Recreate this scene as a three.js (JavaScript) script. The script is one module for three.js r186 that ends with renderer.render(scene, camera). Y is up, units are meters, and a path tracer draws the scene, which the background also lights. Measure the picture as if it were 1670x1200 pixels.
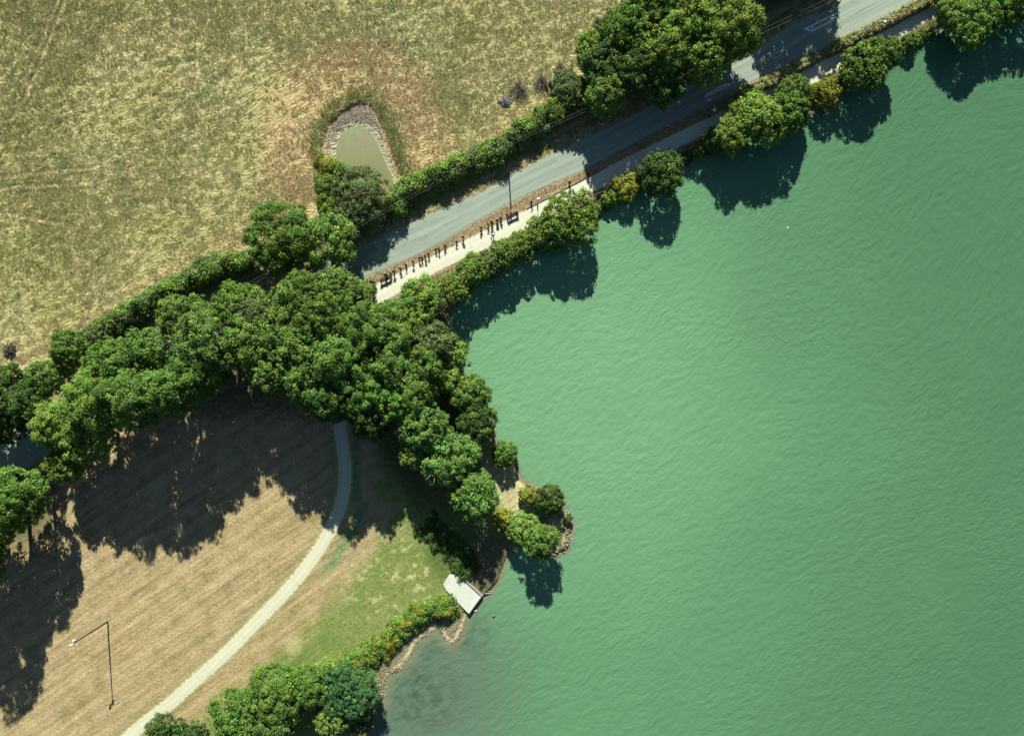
import * as THREE from 'three';
import { mergeGeometries } from 'three/addons/utils/BufferGeometryUtils.js';
import { MarchingCubes } from 'three/addons/objects/MarchingCubes.js';

// ---------------------------------------------------------------- camera, sky, sun, exposure
const W = 1670, H = 1200, ALT = 112, S = 0.1;            // the drone hangs 112 m over the shore; 1 picture unit = 0.1 m on the ground
const scene = new THREE.Scene();
const camera = new THREE.PerspectiveCamera(2 * Math.atan(60 / ALT) * 180 / Math.PI, 1024 / 735, 1, 9000);
camera.position.set(0, ALT, 0);
camera.up.set(0, 0, -1);
camera.lookAt(0, 0, 0);
scene.add(camera);

const SKY_LEVEL = 0.44, SUN_RATIO = 1.58;                                   // shadow length over height, measured on the floodlight pole
const sunDir = new THREE.Vector3(-0.06 * SUN_RATIO, 1, -SUN_RATIO).normalize();
const skyTex = (() => {                                   // clear, slightly hazy summer sky, brightest round the sun and at the horizon
  const w = 256, h = 128, d = new Float32Array(w * h * 4), zen = [0.064, 0.122, 0.236], hor = [0.25, 0.30, 0.36];
  for (let j = 0; j < h; j++) for (let i = 0; i < w; i++) {
    const el = ((j + 0.5) / h - 0.5) * Math.PI, az = ((i + 0.5) / w - 0.5) * 2 * Math.PI, y = Math.sin(el), x = Math.cos(el) * Math.cos(az), z = Math.cos(el) * Math.sin(az);
    const t = Math.pow(1 - Math.max(0, y), 3), m = Math.max(0, x * sunDir.x + y * sunDir.y + z * sunDir.z), glow = 0.35 * Math.pow(m, 6) + 0.5 * Math.pow(m, 60), k = (j * w + i) * 4;
    for (let q = 0; q < 3; q++) d[k + q] = SKY_LEVEL * (zen[q] + (hor[q] - zen[q]) * t + glow * [0.30, 0.29, 0.26][q]);
    d[k + 3] = 1;
  }
  const t = new THREE.DataTexture(d, w, h, THREE.RGBAFormat, THREE.FloatType); t.mapping = THREE.EquirectangularReflectionMapping; t.magFilter = t.minFilter = THREE.LinearFilter; t.needsUpdate = true; return t;
})();
scene.background = skyTex;
scene.environment = skyTex;

const sun = new THREE.DirectionalLight(new THREE.Color(1, 0.955, 0.85), 4.6);
sun.position.copy(sunDir).multiplyScalar(260);
sun.castShadow = true;
sun.shadow.mapSize.set(4096, 4096);
Object.assign(sun.shadow.camera, { left: -120, right: 120, top: 120, bottom: -120, near: 10, far: 600 });
scene.add(sun, sun.target);

const renderer = new THREE.WebGLRenderer({ antialias: true });
renderer.setSize(1024, 735);
renderer.toneMapping = THREE.LinearToneMapping;
renderer.toneMappingExposure = 2.05;
renderer.shadowMap.enabled = true;

// ---------------------------------------------------------------- helpers
function rngOf(seed) { let a = seed >>> 0; return () => { a = (a + 0x6D2B79F5) | 0; let t = Math.imul(a ^ (a >>> 15), 1 | a); t = (t + Math.imul(t ^ (t >>> 7), 61 | t)) ^ t; return ((t ^ (t >>> 14)) >>> 0) / 4294967296; }; }
const PERM = new Uint8Array(512);
{ const r = rngOf(77), p = [...Array(256).keys()]; for (let i = 255; i > 0; i--) { const j = Math.floor(r() * (i + 1)); [p[i], p[j]] = [p[j], p[i]]; } for (let i = 0; i < 512; i++) PERM[i] = p[i & 255]; }
const GX = new Float32Array(256), GY = new Float32Array(256);
for (let i = 0; i < 256; i++) { GX[i] = Math.cos(i / 256 * Math.PI * 2); GY[i] = Math.sin(i / 256 * Math.PI * 2); }
function noise(x, y) {                                    // gradient noise, about -0.7..0.7
  const xf = Math.floor(x), yf = Math.floor(y), dx = x - xf, dy = y - yf, xi = xf & 255, yi = yf & 255;
  const u = dx * dx * dx * (dx * (dx * 6 - 15) + 10), v = dy * dy * dy * (dy * (dy * 6 - 15) + 10);
  const a = PERM[PERM[xi] + yi], b = PERM[PERM[xi + 1] + yi], c = PERM[PERM[xi] + yi + 1], d = PERM[PERM[xi + 1] + yi + 1];
  const n0 = GX[a] * dx + GY[a] * dy, n1 = GX[b] * (dx - 1) + GY[b] * dy, n2 = GX[c] * dx + GY[c] * (dy - 1), n3 = GX[d] * (dx - 1) + GY[d] * (dy - 1);
  return n0 + u * (n1 - n0) + v * (n2 + u * (n3 - n2) - n0 - u * (n1 - n0));
}
function fbm(x, y, o = 4) { let s = 0, a = 1, n = 0; for (let i = 0; i < o; i++) { s += a * noise(x + i * 17.3, y - i * 9.1); n += a; a *= 0.55; x *= 2.03; y *= 2.03; } return s / n * 1.6; }
const clamp = (v, a = 0, b = 1) => v < a ? a : v > b ? b : v;
const smooth = (a, b, v) => { const t = clamp((v - a) / (b - a)); return t * t * (3 - 2 * t); };
const lerp = (a, b, t) => a + (b - a) * t;
const mix3 = (a, b, t) => [a[0] + (b[0] - a[0]) * t, a[1] + (b[1] - a[1]) * t, a[2] + (b[2] - a[2]) * t];
const lin = v => { v /= 255; return v <= 0.04045 ? v / 12.92 : Math.pow((v + 0.055) / 1.055, 2.4); };
const toS = v => { v = clamp(v); return 255 * (v <= 0.0031308 ? v * 12.92 : 1.055 * Math.pow(v, 1 / 2.4) - 0.055); };
const K = 1.26;                                           // what a sunlit level surface gains over its base colour at this exposure
const alb = (r, g, b) => [lin(r) / K, lin(g) / K, lin(b) / K];
const X = px => (px - 835) * S, Z = py => (py - 600) * S; // picture plan -> metres on the ground
const PX = x => x / S + 835, PY = z => z / S + 600;
const at = (px, py, h = 0) => [X(px) * (ALT - h) / ALT, Z(py) * (ALT - h) / ALT];   // plan place of something seen at px,py at height h
const names = {};
function numbered(n) { const k = names[n] = (names[n] ?? -1) + 1; return k ? `${n}_${String(k).padStart(3, '0')}` : n; }
function tag(o, label, category, group, kind) { if (label) o.userData.label = label; if (category) o.userData.category = category; if (group) o.userData.group = group; if (kind) o.userData.kind = kind; return o; }
function shade(o) { o.castShadow = o.receiveShadow = true; return o; }
function thing(name, x, z, label, category, group, y) { const g = new THREE.Group(); g.name = numbered(name); g.position.set(x, y ?? ground(x, z), z); scene.add(g); return tag(g, label, category, group); }
function part(name, geo, m, parent) { const o = shade(new THREE.Mesh(geo, m)); o.name = name; parent.add(o); return o; }
function solo(name, geo, m, label, category, kind, group) { const o = shade(new THREE.Mesh(geo, m)); o.name = numbered(name); scene.add(o); return tag(o, label, category, group, kind); }
function dataTex(w, h, data, srgb, wrap = THREE.RepeatWrapping) {
  const t = new THREE.DataTexture(data, w, h, THREE.RGBAFormat); t.magFilter = THREE.LinearFilter; t.minFilter = THREE.LinearMipmapLinearFilter; t.generateMipmaps = true;
  t.wrapS = t.wrapT = wrap; if (srgb) t.colorSpace = THREE.SRGBColorSpace; t.needsUpdate = true; return t;
}
function paint(w, h, f, srgb, wrap) {                     // f(u,v) -> linear rgb (v runs up)
  const d = new Uint8Array(w * h * 4);
  for (let j = 0; j < h; j++) for (let i = 0; i < w; i++) { const c = f((i + 0.5) / w, (j + 0.5) / h), k = (j * w + i) * 4; for (let q = 0; q < 3; q++) d[k + q] = srgb ? toS(c[q]) : clamp(c[q]) * 255; d[k + 3] = 255; }
  return dataTex(w, h, d, srgb, wrap);
}
function mat(rgb, rough = 0.9, more = {}) { const m = new THREE.MeshStandardMaterial({ roughness: rough, ...more }); m.color.setRGB(...rgb); return m; }
function segDist(px, py, ax, ay, bx, by) { const dx = bx - ax, dy = by - ay, t = clamp(((px - ax) * dx + (py - ay) * dy) / (dx * dx + dy * dy || 1)); return Math.hypot(px - ax - t * dx, py - ay - t * dy); }
function lineDist(px, py, L) { let m = 1e9; for (let i = 0; i + 1 < L.length; i++) m = Math.min(m, segDist(px, py, L[i][0], L[i][1], L[i + 1][0], L[i + 1][1])); return m; }
function inside(px, py, P) { let c = false; for (let i = 0, j = P.length - 1; i < P.length; j = i++) if ((P[i][1] > py) !== (P[j][1] > py) && px < (P[j][0] - P[i][0]) * (py - P[i][1]) / (P[j][1] - P[i][1]) + P[i][0]) c = !c; return c; }
function polyDist(px, py, P) { const d = lineDist(px, py, [...P, P[0]]); return inside(px, py, P) ? -d : d; }
const GRID = { x0: -120, y0: -120, st: 4, w: 478, h: 361 };
function field(f) {                                       // a coarse table of a distance, read back with bilinear weights; exact outside it
  const t = new Float32Array(GRID.w * GRID.h);
  for (let j = 0; j < GRID.h; j++) for (let i = 0; i < GRID.w; i++) t[j * GRID.w + i] = f(GRID.x0 + i * GRID.st, GRID.y0 + j * GRID.st);
  return (px, py) => {
    const u = (px - GRID.x0) / GRID.st, v = (py - GRID.y0) / GRID.st, i = Math.floor(u), j = Math.floor(v);
    if (i < 0 || j < 0 || i >= GRID.w - 1 || j >= GRID.h - 1) return f(px, py);
    const a = u - i, b = v - j, k = j * GRID.w + i;
    return (t[k] * (1 - a) + t[k + 1] * a) * (1 - b) + (t[k + GRID.w] * (1 - a) + t[k + GRID.w + 1] * a) * b;
  };
}
function curve(pts, n) { const c = new THREE.CatmullRomCurve3(pts.map(p => new THREE.Vector3(p[0], 0, p[1])), false, 'centripetal'); return c.getSpacedPoints(n).map(p => [p.x, p.z]); }

// ---------------------------------------------------------------- plan of the place (picture units)
const SHORE = [[1790, -110], [1700, -50], [1600, 20], [1530, 47], [1466, 88], [1400, 122], [1330, 166], [1240, 214], [1150, 258], [1100, 278], [1010, 318], [975, 345], [930, 373], [880, 402], [820, 432], [765, 470], [738, 500], [728, 540], [750, 578], [757, 618], [780, 640], [800, 690], [812, 728], [838, 745], [848, 778], [870, 796], [912, 800], [920, 828], [938, 858], [926, 900], [908, 908], [880, 906], [850, 893], [832, 900], [822, 930], [812, 955], [795, 975], [778, 985], [767, 1000], [760, 1017], [751, 1038], [739, 1054], [727, 1050], [715, 1030], [703, 1033], [689, 1043], [677, 1055], [667, 1077], [653, 1092], [636, 1101], [628, 1122], [624, 1149], [608, 1161], [605, 1177], [596, 1200], [585, 1260], [560, 1330]];
const LAKE = [...SHORE, [300, 2500], [-2000, 30000], [40000, 30000], [40000, -9000]];
const ROAD_S = [[-260, 985], [-80, 868], [30, 775], [150, 690], [300, 600], [440, 527], [596, 453], [691, 411], [720, 396], [792, 353], [864, 315], [955, 275], [1080, 209], [1201, 146], [1239, 127], [1346, 79], [1423, 40], [1500, 0], [1640, -75], [1900, -215]];
const ROAD_N = [[-290, 935], [-110, 818], [0, 725], [120, 642], [270, 553], [412, 482], [580, 404], [640, 376], [700, 349], [765, 322], [825, 291], [889, 256], [1010, 198], [1110, 146], [1211, 95], [1290, 40], [1352, 8], [1420, -30], [1590, -120], [1860, -270]];
const PROM_N = [[560, 520], [596, 483], [610, 466], [647, 446.5], [679, 429.5], [701, 419.5], [730, 405.5], [759, 391], [800, 370.5], [867, 338], [905, 319], [960, 290], [1000, 268], [1080, 228], [1160, 190], [1200, 172], [1335, 103], [1430, 57], [1535, 3], [1700, -82]];
const PROM_S = [[575, 535], [612, 503], [627, 492], [664, 470], [735, 432], [795, 406], [872, 366], [916, 341], [950, 321], [1005, 295], [1100, 244], [1200, 197], [1320, 143], [1366, 113], [1466, 61], [1531, 24], [1600, -12], [1730, -80]];
const TRACK = [[150, 1265], [222, 1190], [272, 1151], [320, 1108], [368, 1065], [415, 1017], [471, 959], [507, 914], [535, 870], [553, 831], [561, 796], [562, 760], [558, 724], [553, 690], [552, 640], [560, 580], [568, 528]];
const POND_RIM = [[524, 242], [529, 215], [537, 197], [556, 179], [582, 164], [600, 166], [612, 180], [624, 205], [634, 235], [643, 260], [652, 285], [656, 300], [645, 318], [630, 330], [600, 322], [565, 300], [535, 275]];
const POND_WATER = [[548, 243], [556, 218], [572, 207], [586, 205], [604, 218], [616, 240], [628, 268], [638, 290], [638, 310], [628, 320], [605, 308], [575, 285], [552, 262]];
const roadPoly = [...ROAD_S, ...[...ROAD_N].reverse()], promPoly = [...PROM_S, ...[...PROM_N].reverse()];
const dLake = field((x, y) => polyDist(x, y, LAKE) * S);           // metres, positive on land
const dRoad = field((x, y) => polyDist(x, y, roadPoly) * S);
const dProm = field((x, y) => polyDist(x, y, promPoly) * S);
const dTrack = field((x, y) => lineDist(x, y, TRACK) * S);
const dPond = field((x, y) => polyDist(x, y, POND_RIM) * S);
const dPondWater = field((x, y) => polyDist(x, y, POND_WATER) * S);
const WATER_Y = -0.5, POND_Y = -0.85;
const cove = (px, py) => smooth(120, 40, Math.hypot((px - 695) * 0.8, py - 1055)) * smooth(600, 640, px);
function ground(x, z) {
  const px = PX(x), py = PY(z), d = dLake(px, py) + fbm(x * 0.5, z * 0.5, 2) * 0.35;
  let h = 0;
  if (d < 5) {
    const bw = lerp(1.0, 4.2, cove(px, py));
    h = d > 0 ? lerp(lerp(-0.55, -0.47, cove(px, py)), 0, lerp(smooth(0, 1, d / bw), Math.min(1, d / bw), cove(px, py))) : Math.max(-2.6, -0.55 + d * 0.35);
  }
  const p = dPond(px, py);
  if (p < 0.3) { const w = dPondWater(px, py); h = p > -0.35 ? -0.45 * smooth(0.3, -0.35, p) : lerp(-0.85, -0.45, smooth(0, 2.4, w)); if (w < 0) h = -0.85 + Math.max(-0.6, w * 0.2); if (w < 2.5 && p < -0.4) h += 0.07 * fbm(x * 1.1, z * 1.1, 3); }
  const flat = smooth(0.2, 3, Math.min(dRoad(px, py), dProm(px, py), dTrack(px, py) - 1.2)) * smooth(2, 5, d);
  return h + flat * (p < 0.3 ? 0 : 1) * fbm(x * 0.12, z * 0.12, 3) * 0.09;
}

// ---------------------------------------------------------------- base colours of the land, as a plan
const C = {
  straw: alb(194, 186, 132), olive: alb(152, 152, 90), green: alb(128, 142, 90), rust: alb(192, 168, 122), pale: alb(212, 200, 150),
  tan: alb(194, 178, 134), tanDark: alb(150, 130, 88), meadowGreen: alb(140, 140, 86), lawn: alb(140, 150, 86), lawnDark: alb(112, 136, 64), lawnPale: alb(190, 190, 135),
  litter: alb(96, 84, 58), scrub: alb(84, 104, 48), verge: alb(162, 146, 112), sand: alb(166, 156, 122), wet: alb(120, 116, 84), mud: alb(196, 192, 156), stone: alb(150, 134, 108), rim: alb(190, 164, 118),
};
const laneN = (px, py) => { // above the north hedge line?
  const e = [[-60, 690], [0, 610], [90, 570], [165, 530], [300, 455], [420, 385], [510, 330], [640, 320], [760, 265], [880, 185], [930, 120], [1010, 10], [1060, -120]];
  for (let i = 0; i + 1 < e.length; i++) if (px >= e[i][0] && px < e[i + 1][0]) return lerp(e[i][1], e[i + 1][1], (px - e[i][0]) / (e[i + 1][0] - e[i][0])) - py;
  return px < -60 ? 690 - py : -120 - py;
};
function landColour(px, py) {
  const x = X(px), z = Z(py), road = dRoad(px, py), trk = dTrack(px, py), lake = dLake(px, py), up = laneN(px, py);
  const fine = fbm(x * 1.6, z * 1.6, 3), mid = fbm(x * 0.35 + 40, z * 0.35, 3), big = fbm(x * 0.07 - 12, z * 0.07 + 5, 3);
  let c;
  if (up > -30) {                                         // hay field
    const a = 0.42 + 0.16 * fbm(x * 0.03, z * 0.03, 2), s = fbm((x * Math.cos(a) - z * Math.sin(a)) * 0.09, (x * Math.sin(a) + z * Math.cos(a)) * 1.2, 4);
    c = mix3(C.straw, C.olive, clamp(0.52 + 0.5 * big + 0.32 * mid + 0.5 * s + 0.2 * fine + smooth(420, 0, px) * 0.22));
    c = mix3(c, C.green, clamp(0.25 * smooth(150, 40, Math.hypot(px - 650, (py - 110) * 0.8)) + 0.5 * smooth(0.25, 0.8, mid - big)));
    const dp = dPond(px, py), rustM = Math.max(smooth(8, 1.5, Math.abs(dp - 5)) * 0.95, smooth(60, 0, up) * 0.5, smooth(110, 20, Math.hypot(px - 500, (py - 320) * 1.4)) * 0.6);
    c = mix3(c, C.rust, clamp(rustM * (0.75 + 0.6 * mid)));
    c = mix3(c, C.pale, clamp(smooth(0.3, 0.85, fine + 0.4 * mid) * 0.3 + smooth(110, 10, Math.hypot(px - 10, py - 580)) * 0.4 + smooth(70, 10, Math.hypot((px - 195) * 0.8, py - 85)) * 0.35));
    for (const [ax, ay, bx, by] of [[95, 0, 28, 165], [108, 0, 40, 165], [-10, 292, 190, 270], [-10, 308, 150, 300], [10, 350, 130, 372], [90, 190, 230, 150]]) { const q = segDist(px, py, ax, ay, bx, by); if (q < 8) { c = mix3(c, C.pale, 0.75 * smooth(4, 1, q) * (0.7 + 0.6 * fine)); c = mix3(c, alb(104, 100, 58), 0.45 * smooth(3, 0.5, Math.abs(q - 5.5)) * (0.7 + 0.8 * fine)); } }
    if (dp > 0.2 && dp < 3.2) c = mix3(c, mix3(C.scrub, C.olive, 0.6), smooth(3.2, 1, dp) * (0.55 + 0.4 * fine));
    if (dp < 0.3) {
      const w = dPondWater(px, py);
      c = mix3(C.mud, C.stone, clamp(smooth(1.2, 2.8, w) * 0.8 + 0.3 * fine)); c = mix3(c, C.rim, smooth(-0.9, -0.2, dp));
      c = mix3(c, C.wet, smooth(0.5, 0, Math.abs(w - 0.55)) * 0.55 * (0.7 + fine));
    }
  } else {
    const a = 0.6, sx = x * Math.cos(a) - z * Math.sin(a), sz = x * Math.sin(a) + z * Math.cos(a);
    const st = fbm(sx * 0.06, sz * 1.5, 4), st2 = Math.sin(sz * 2.6 + 0.9 * noise(sx * 0.02, sz * 0.2)) * 0.5 + 0.5 * noise(sx * 0.04, sz * 3.1);
    const east = smooth(0, 4, (px - 545) * 0.07 + (py - 850) * 0.0);
    c = mix3(C.tan, C.tanDark, clamp(0.42 + 0.55 * st + 0.26 * st2 + 0.35 * mid + 0.4 * fine));
    c = mix3(c, C.meadowGreen, clamp(0.6 * smooth(0.1, 0.6, mid + 0.3 * st) * smooth(0.5, -0.2, big) + smooth(3.2, 1.3, trk) * 0.35));
    // lawn on the lake side of the track
    const side = lawnSide(px, py);
    if (side > 0) {
      const g = smooth(3, 7, side + 2.5 * mid + 3.2 * fine);
      c = mix3(c, mix3(C.lawn, C.lawnDark, clamp(0.45 + 0.7 * mid + 0.4 * fine + smooth(1010, 1090, py) * 0.3)), g);
      c = mix3(c, C.lawnPale, smooth(0.05, 0.5, fbm(x * 0.6, z * 0.6 + 9, 3)) * 0.95 * smooth(105, 40, Math.hypot((px - 640) * 0.8, py - 935)) + smooth(20, 6, Math.hypot(px - 478, py - 1055)) * 0.6);
      c = mix3(c, alb(176, 160, 112), smooth(3.5, 0.5, Math.abs(side - 3.6 - mid)) * 0.5 * smooth(0.9, -0.3, big + 0.3));
      c = mix3(c, alb(96, 140, 88), smooth(1.2, 0.2, Math.abs(side - 1.5)) * 0.7 * smooth(950, 920, py + Math.abs(px - 520) * 0.2));
    }
    // under the wood
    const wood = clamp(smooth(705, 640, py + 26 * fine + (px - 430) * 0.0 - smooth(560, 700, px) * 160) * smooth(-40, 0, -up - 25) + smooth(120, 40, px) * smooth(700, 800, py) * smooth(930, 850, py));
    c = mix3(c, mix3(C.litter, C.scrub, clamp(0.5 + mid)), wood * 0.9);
    // brambly slope beside the platform, and the bare top of the point
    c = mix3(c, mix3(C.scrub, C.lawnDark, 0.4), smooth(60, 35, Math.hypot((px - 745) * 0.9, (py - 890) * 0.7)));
    c = mix3(c, alb(188, 186, 136), smooth(40, 20, Math.hypot((px - 836) - (py - 810) * 0.45, (py - 795) * 0.40)));
    c = mix3(c, alb(186, 172, 132), smooth(24, 12, Math.hypot((px - 905), (py - 870) * 0.7)) * 0.9);
    if (px > 580 && py < 520 || px > 900) c = mix3(c, mix3(C.verge, C.scrub, smooth(0.5, 2.0, lake < 3 ? 3 - lake : 0)), smooth(6, 3.5, Math.min(road + 1.5, dProm(px, py) + 2)));
  }
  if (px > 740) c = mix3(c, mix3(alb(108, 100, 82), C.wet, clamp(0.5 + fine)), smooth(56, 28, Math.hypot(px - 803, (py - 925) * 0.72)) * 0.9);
  // road banks
  if (road < 3.5 && up > -60 && up < 25 || (up <= -30 && road < 2.4 && py < laneS(px))) c = mix3(mix3(C.verge, C.pale, clamp(0.3 + fine)), mix3(C.scrub, C.olive, 0.4), clamp(0.45 + 0.8 * mid + smooth(0.6, 2.5, road) * 0.5));
  // the lake margin
  const cv = cove(px, py);
  if (lake < 5.5) { c = mix3(c, mix3(C.sand, C.wet, clamp(0.45 + fine * 0.9)), cv * smooth(4.6, 3.4, lake)); c = mix3(c, alb(214, 204, 160), cv * smooth(0.5, 0.1, Math.abs(lake - 0.55)) * 0.8); c = mix3(c, C.wet, smooth(0.8, 0.15, lake) * (1 - cv * 0.75)); }
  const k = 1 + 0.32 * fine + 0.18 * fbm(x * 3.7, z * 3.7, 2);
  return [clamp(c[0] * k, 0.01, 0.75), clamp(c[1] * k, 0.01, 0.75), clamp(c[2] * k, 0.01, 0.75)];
}
function laneS(px) { return 560 - (px - 400) * 0.52; }
function lawnSide(px, py) {                               // metres to the right of the track, below its bend
  if (py < 820) return px > 562 ? (px - 566) * S : -1;
  for (let i = 0; i + 1 < TRACK.length; i++) { const a = TRACK[i], b = TRACK[i + 1]; if (py <= a[1] && py > b[1]) { const t = (a[1] - py) / (a[1] - b[1]); return (px - lerp(a[0], b[0], t)) * S * 0.72 - 1.2; } }
  return -1;
}
const TX = { w: 2048, h: 1502, x: 90, z: 66 };
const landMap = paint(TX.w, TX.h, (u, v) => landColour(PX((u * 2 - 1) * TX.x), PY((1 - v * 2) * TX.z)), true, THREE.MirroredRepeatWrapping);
const landBump = paint(TX.w, TX.h, (u, v) => {
  const x = (u * 2 - 1) * TX.x, z = (1 - v * 2) * TX.z, up = laneN(PX(x), PY(z));
  let h;
  if (up > -30) { const a = 0.42 + 0.16 * fbm(x * 0.03, z * 0.03, 2), wx = x + 0.22 * noise(x * 0.8, z * 0.8), wz = z + 0.22 * noise(x * 0.8 + 9, z * 0.8); const s = fbm((wx * Math.cos(a) - wz * Math.sin(a)) * 0.75, (wx * Math.sin(a) + wz * Math.cos(a)) * 1.9, 4); h = 0.15 + 0.95 * Math.abs(s) + 0.35 * Math.abs(fbm(x * 1.7 + 30, z * 1.7, 2)) + 0.16 * fbm(x * 3.4, z * 3.4, 2); }
  else { const a = 0.6; h = 0.5 + 0.2 * fbm((x * Math.cos(a) - z * Math.sin(a)) * 0.2, (x * Math.sin(a) + z * Math.cos(a)) * 1.8, 3) + 0.16 * fbm(x * 2.8, z * 2.8, 2); }
  return [h, h, h];
}, false, THREE.MirroredRepeatWrapping);

function lines(a, b, step, far) { const o = []; for (let k = 9; k >= 1; k--) o.push(a - far * Math.pow(k / 9, 3)); for (let v = a; v <= b + 1e-6; v += step) o.push(v); for (let k = 1; k <= 9; k++) o.push(b + far * Math.pow(k / 9, 3)); return o; }
function sheet(xs, zs, hf, keep, uvf) {
  const n = xs.length, m = zs.length, pos = new Float32Array(n * m * 3), uv = new Float32Array(n * m * 2), idx = [];
  for (let j = 0; j < m; j++) for (let i = 0; i < n; i++) { const k = j * n + i; pos[k * 3] = xs[i]; pos[k * 3 + 1] = hf(xs[i], zs[j]); pos[k * 3 + 2] = zs[j]; const t = uvf(xs[i], zs[j]); uv[k * 2] = t[0]; uv[k * 2 + 1] = t[1]; }
  for (let j = 0; j + 1 < m; j++) for (let i = 0; i + 1 < n; i++) if (keep((xs[i] + xs[i + 1]) / 2, (zs[j] + zs[j + 1]) / 2)) { const a = j * n + i; idx.push(a, a + n, a + 1, a + 1, a + n, a + n + 1); }
  const g = new THREE.BufferGeometry(); g.setAttribute('position', new THREE.BufferAttribute(pos, 3)); g.setAttribute('uv', new THREE.BufferAttribute(uv, 2)); g.setIndex(idx); g.computeVertexNormals(); return g;
}
{
  const g = sheet(lines(-90, 90, 0.4, 3200), lines(-66, 66, 0.4, 3200), ground, (x, z) => dLake(PX(x), PY(z)) > -5, (x, z) => [(x / TX.x + 1) / 2, (1 - z / TX.z) / 2]);
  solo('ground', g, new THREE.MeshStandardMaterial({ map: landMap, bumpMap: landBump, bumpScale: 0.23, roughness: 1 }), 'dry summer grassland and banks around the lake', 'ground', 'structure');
}

// ---------------------------------------------------------------- lake and pond
function wave(x, z) {
  const w = 1.1 * noise(x * 0.11, z * 0.11), w2 = 0.7 * noise(x * 0.3 + 5, z * 0.3), a = 0.62 + 0.2 * noise(x * 0.02 + 3, z * 0.02), u = x * Math.cos(a) - z * Math.sin(a), v = x * Math.sin(a) + z * Math.cos(a);
  return 0.04 * noise(u * 0.3 + w, v * 0.72 + w * 2 + w2) + 0.045 * noise(u * 0.75 + 7 + w2, v * 1.35 + w * 3) + 0.025 * noise(u * 1.3 - 4 + w2 * 2, v * 2.1 - 2 + w2 * 2);
}
{
  const deep = [0.094, 0.228, 0.116], bright = [0.140, 0.300, 0.160], vignetteDim = [0.050, 0.128, 0.066], shallow = [0.098, 0.152, 0.102], weed = [0.05, 0.075, 0.05], bed = [0.17, 0.19, 0.11];
  const x0 = -30, x1 = 90, z0 = -66, z1 = 66;
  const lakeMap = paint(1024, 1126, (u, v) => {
    const x = lerp(x0, x1, u), z = lerp(z1, z0, v), px = PX(x), py = PY(z), d = -dLake(px, py);
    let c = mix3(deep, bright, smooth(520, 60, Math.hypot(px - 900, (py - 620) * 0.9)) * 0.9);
    c = mix3(c, vignetteDim, smooth(1050, 1850, px + Math.abs(py - 750) * 0.4) * 0.68);  // lens vignette painted into the lake colour: bright mid-left, darker to the right
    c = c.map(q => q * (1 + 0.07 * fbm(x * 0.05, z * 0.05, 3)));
    const cv = smooth(235, 60, Math.hypot((px - 665) * 0.85, py - 1125));
    c = mix3(c, shallow, cv * 0.95);
    const wd = Math.max(smooth(75, 15, Math.hypot((px - 690) * 0.9, py - 1140)), 0.8 * smooth(45, 8, Math.hypot(px - 768, py - 1040)), 0.7 * smooth(40, 8, Math.hypot(px - 700, py - 1055)));
    c = mix3(c, weed, wd * clamp(0.35 + 1.3 * fbm(x * 0.6, z * 0.6, 4)) * 0.9);
    c = mix3(c, bed, smooth(0.9 + 1.2 * cv, 0, d + 0.3 * fbm(x, z, 2)) * 0.75);
    return c;
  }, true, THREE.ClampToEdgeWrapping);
  const ripple = paint(2048, 2048, (u, v) => { const x = lerp(x0, x1, u), z = lerp(z1, z0, v), a = 0.62 + 0.2 * noise(x * 0.02 + 3, z * 0.02), p = x * Math.cos(a) - z * Math.sin(a), q = x * Math.sin(a) + z * Math.cos(a), w = noise(x * 0.3, z * 0.3), g = 0.65 + 0.6 * noise(x * 0.07 + 3, z * 0.07); const h = 0.5 + g * (0.34 * noise(p * 1.15 + w, q * 2.2 + w) + 0.22 * noise(p * 2.2, q * 3.8 + w)) + 3.4 * g * Math.max(0, noise(p * 2.6 + 31, q * 4.2) - 0.43); return [h, h, h]; }, false, THREE.ClampToEdgeWrapping);
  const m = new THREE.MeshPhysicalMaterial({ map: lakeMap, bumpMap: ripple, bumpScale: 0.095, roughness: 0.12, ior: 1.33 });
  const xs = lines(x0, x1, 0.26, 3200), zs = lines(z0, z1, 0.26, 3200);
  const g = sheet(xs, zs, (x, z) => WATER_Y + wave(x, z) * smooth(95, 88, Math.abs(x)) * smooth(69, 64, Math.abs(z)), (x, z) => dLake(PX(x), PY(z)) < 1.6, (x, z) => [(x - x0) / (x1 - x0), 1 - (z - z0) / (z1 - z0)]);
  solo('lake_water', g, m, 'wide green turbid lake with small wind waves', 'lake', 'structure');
  const pm = paint(256, 256, (u, v) => { const x = u * 12, z = v * 14; return mix3(mix3(mix3(alb(144, 156, 120), alb(130, 136, 88), smooth(0.85, 0.25, v)), alb(150, 142, 112), clamp(0.35 + 1.1 * fbm(x * 0.35, z * 0.35, 3)) * 0.8), alb(112, 124, 76), 0.6 * smooth(0.25, 0.6, fbm(x * 1.1 + 5, z * 1.1, 4))); }, true, THREE.ClampToEdgeWrapping);
  const sh = new THREE.Shape(curve([...POND_WATER, POND_WATER[0]], 60).map(p => { const cx = 598, cy = 262; return new THREE.Vector2(X(cx + (p[0] - cx) * 1.06), -Z(cy + (p[1] - cy) * 1.06)); }));
  const pg = new THREE.ShapeGeometry(sh, 4); pg.rotateX(-Math.PI / 2); pg.translate(0, POND_Y + 0.03, 0);
  const pp = pg.attributes.position, uv = pg.attributes.uv; for (let i = 0; i < pp.count; i++) uv.setXY(i, (pp.getX(i) + 30) / 12, 1 - (pp.getZ(i) + 41) / 14);
  solo('pond_water', pg, new THREE.MeshPhysicalMaterial({ map: pm, roughness: 0.2, ior: 1.33 }), 'small murky green pond in the dry hay field', 'pond', 'structure');
}

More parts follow.
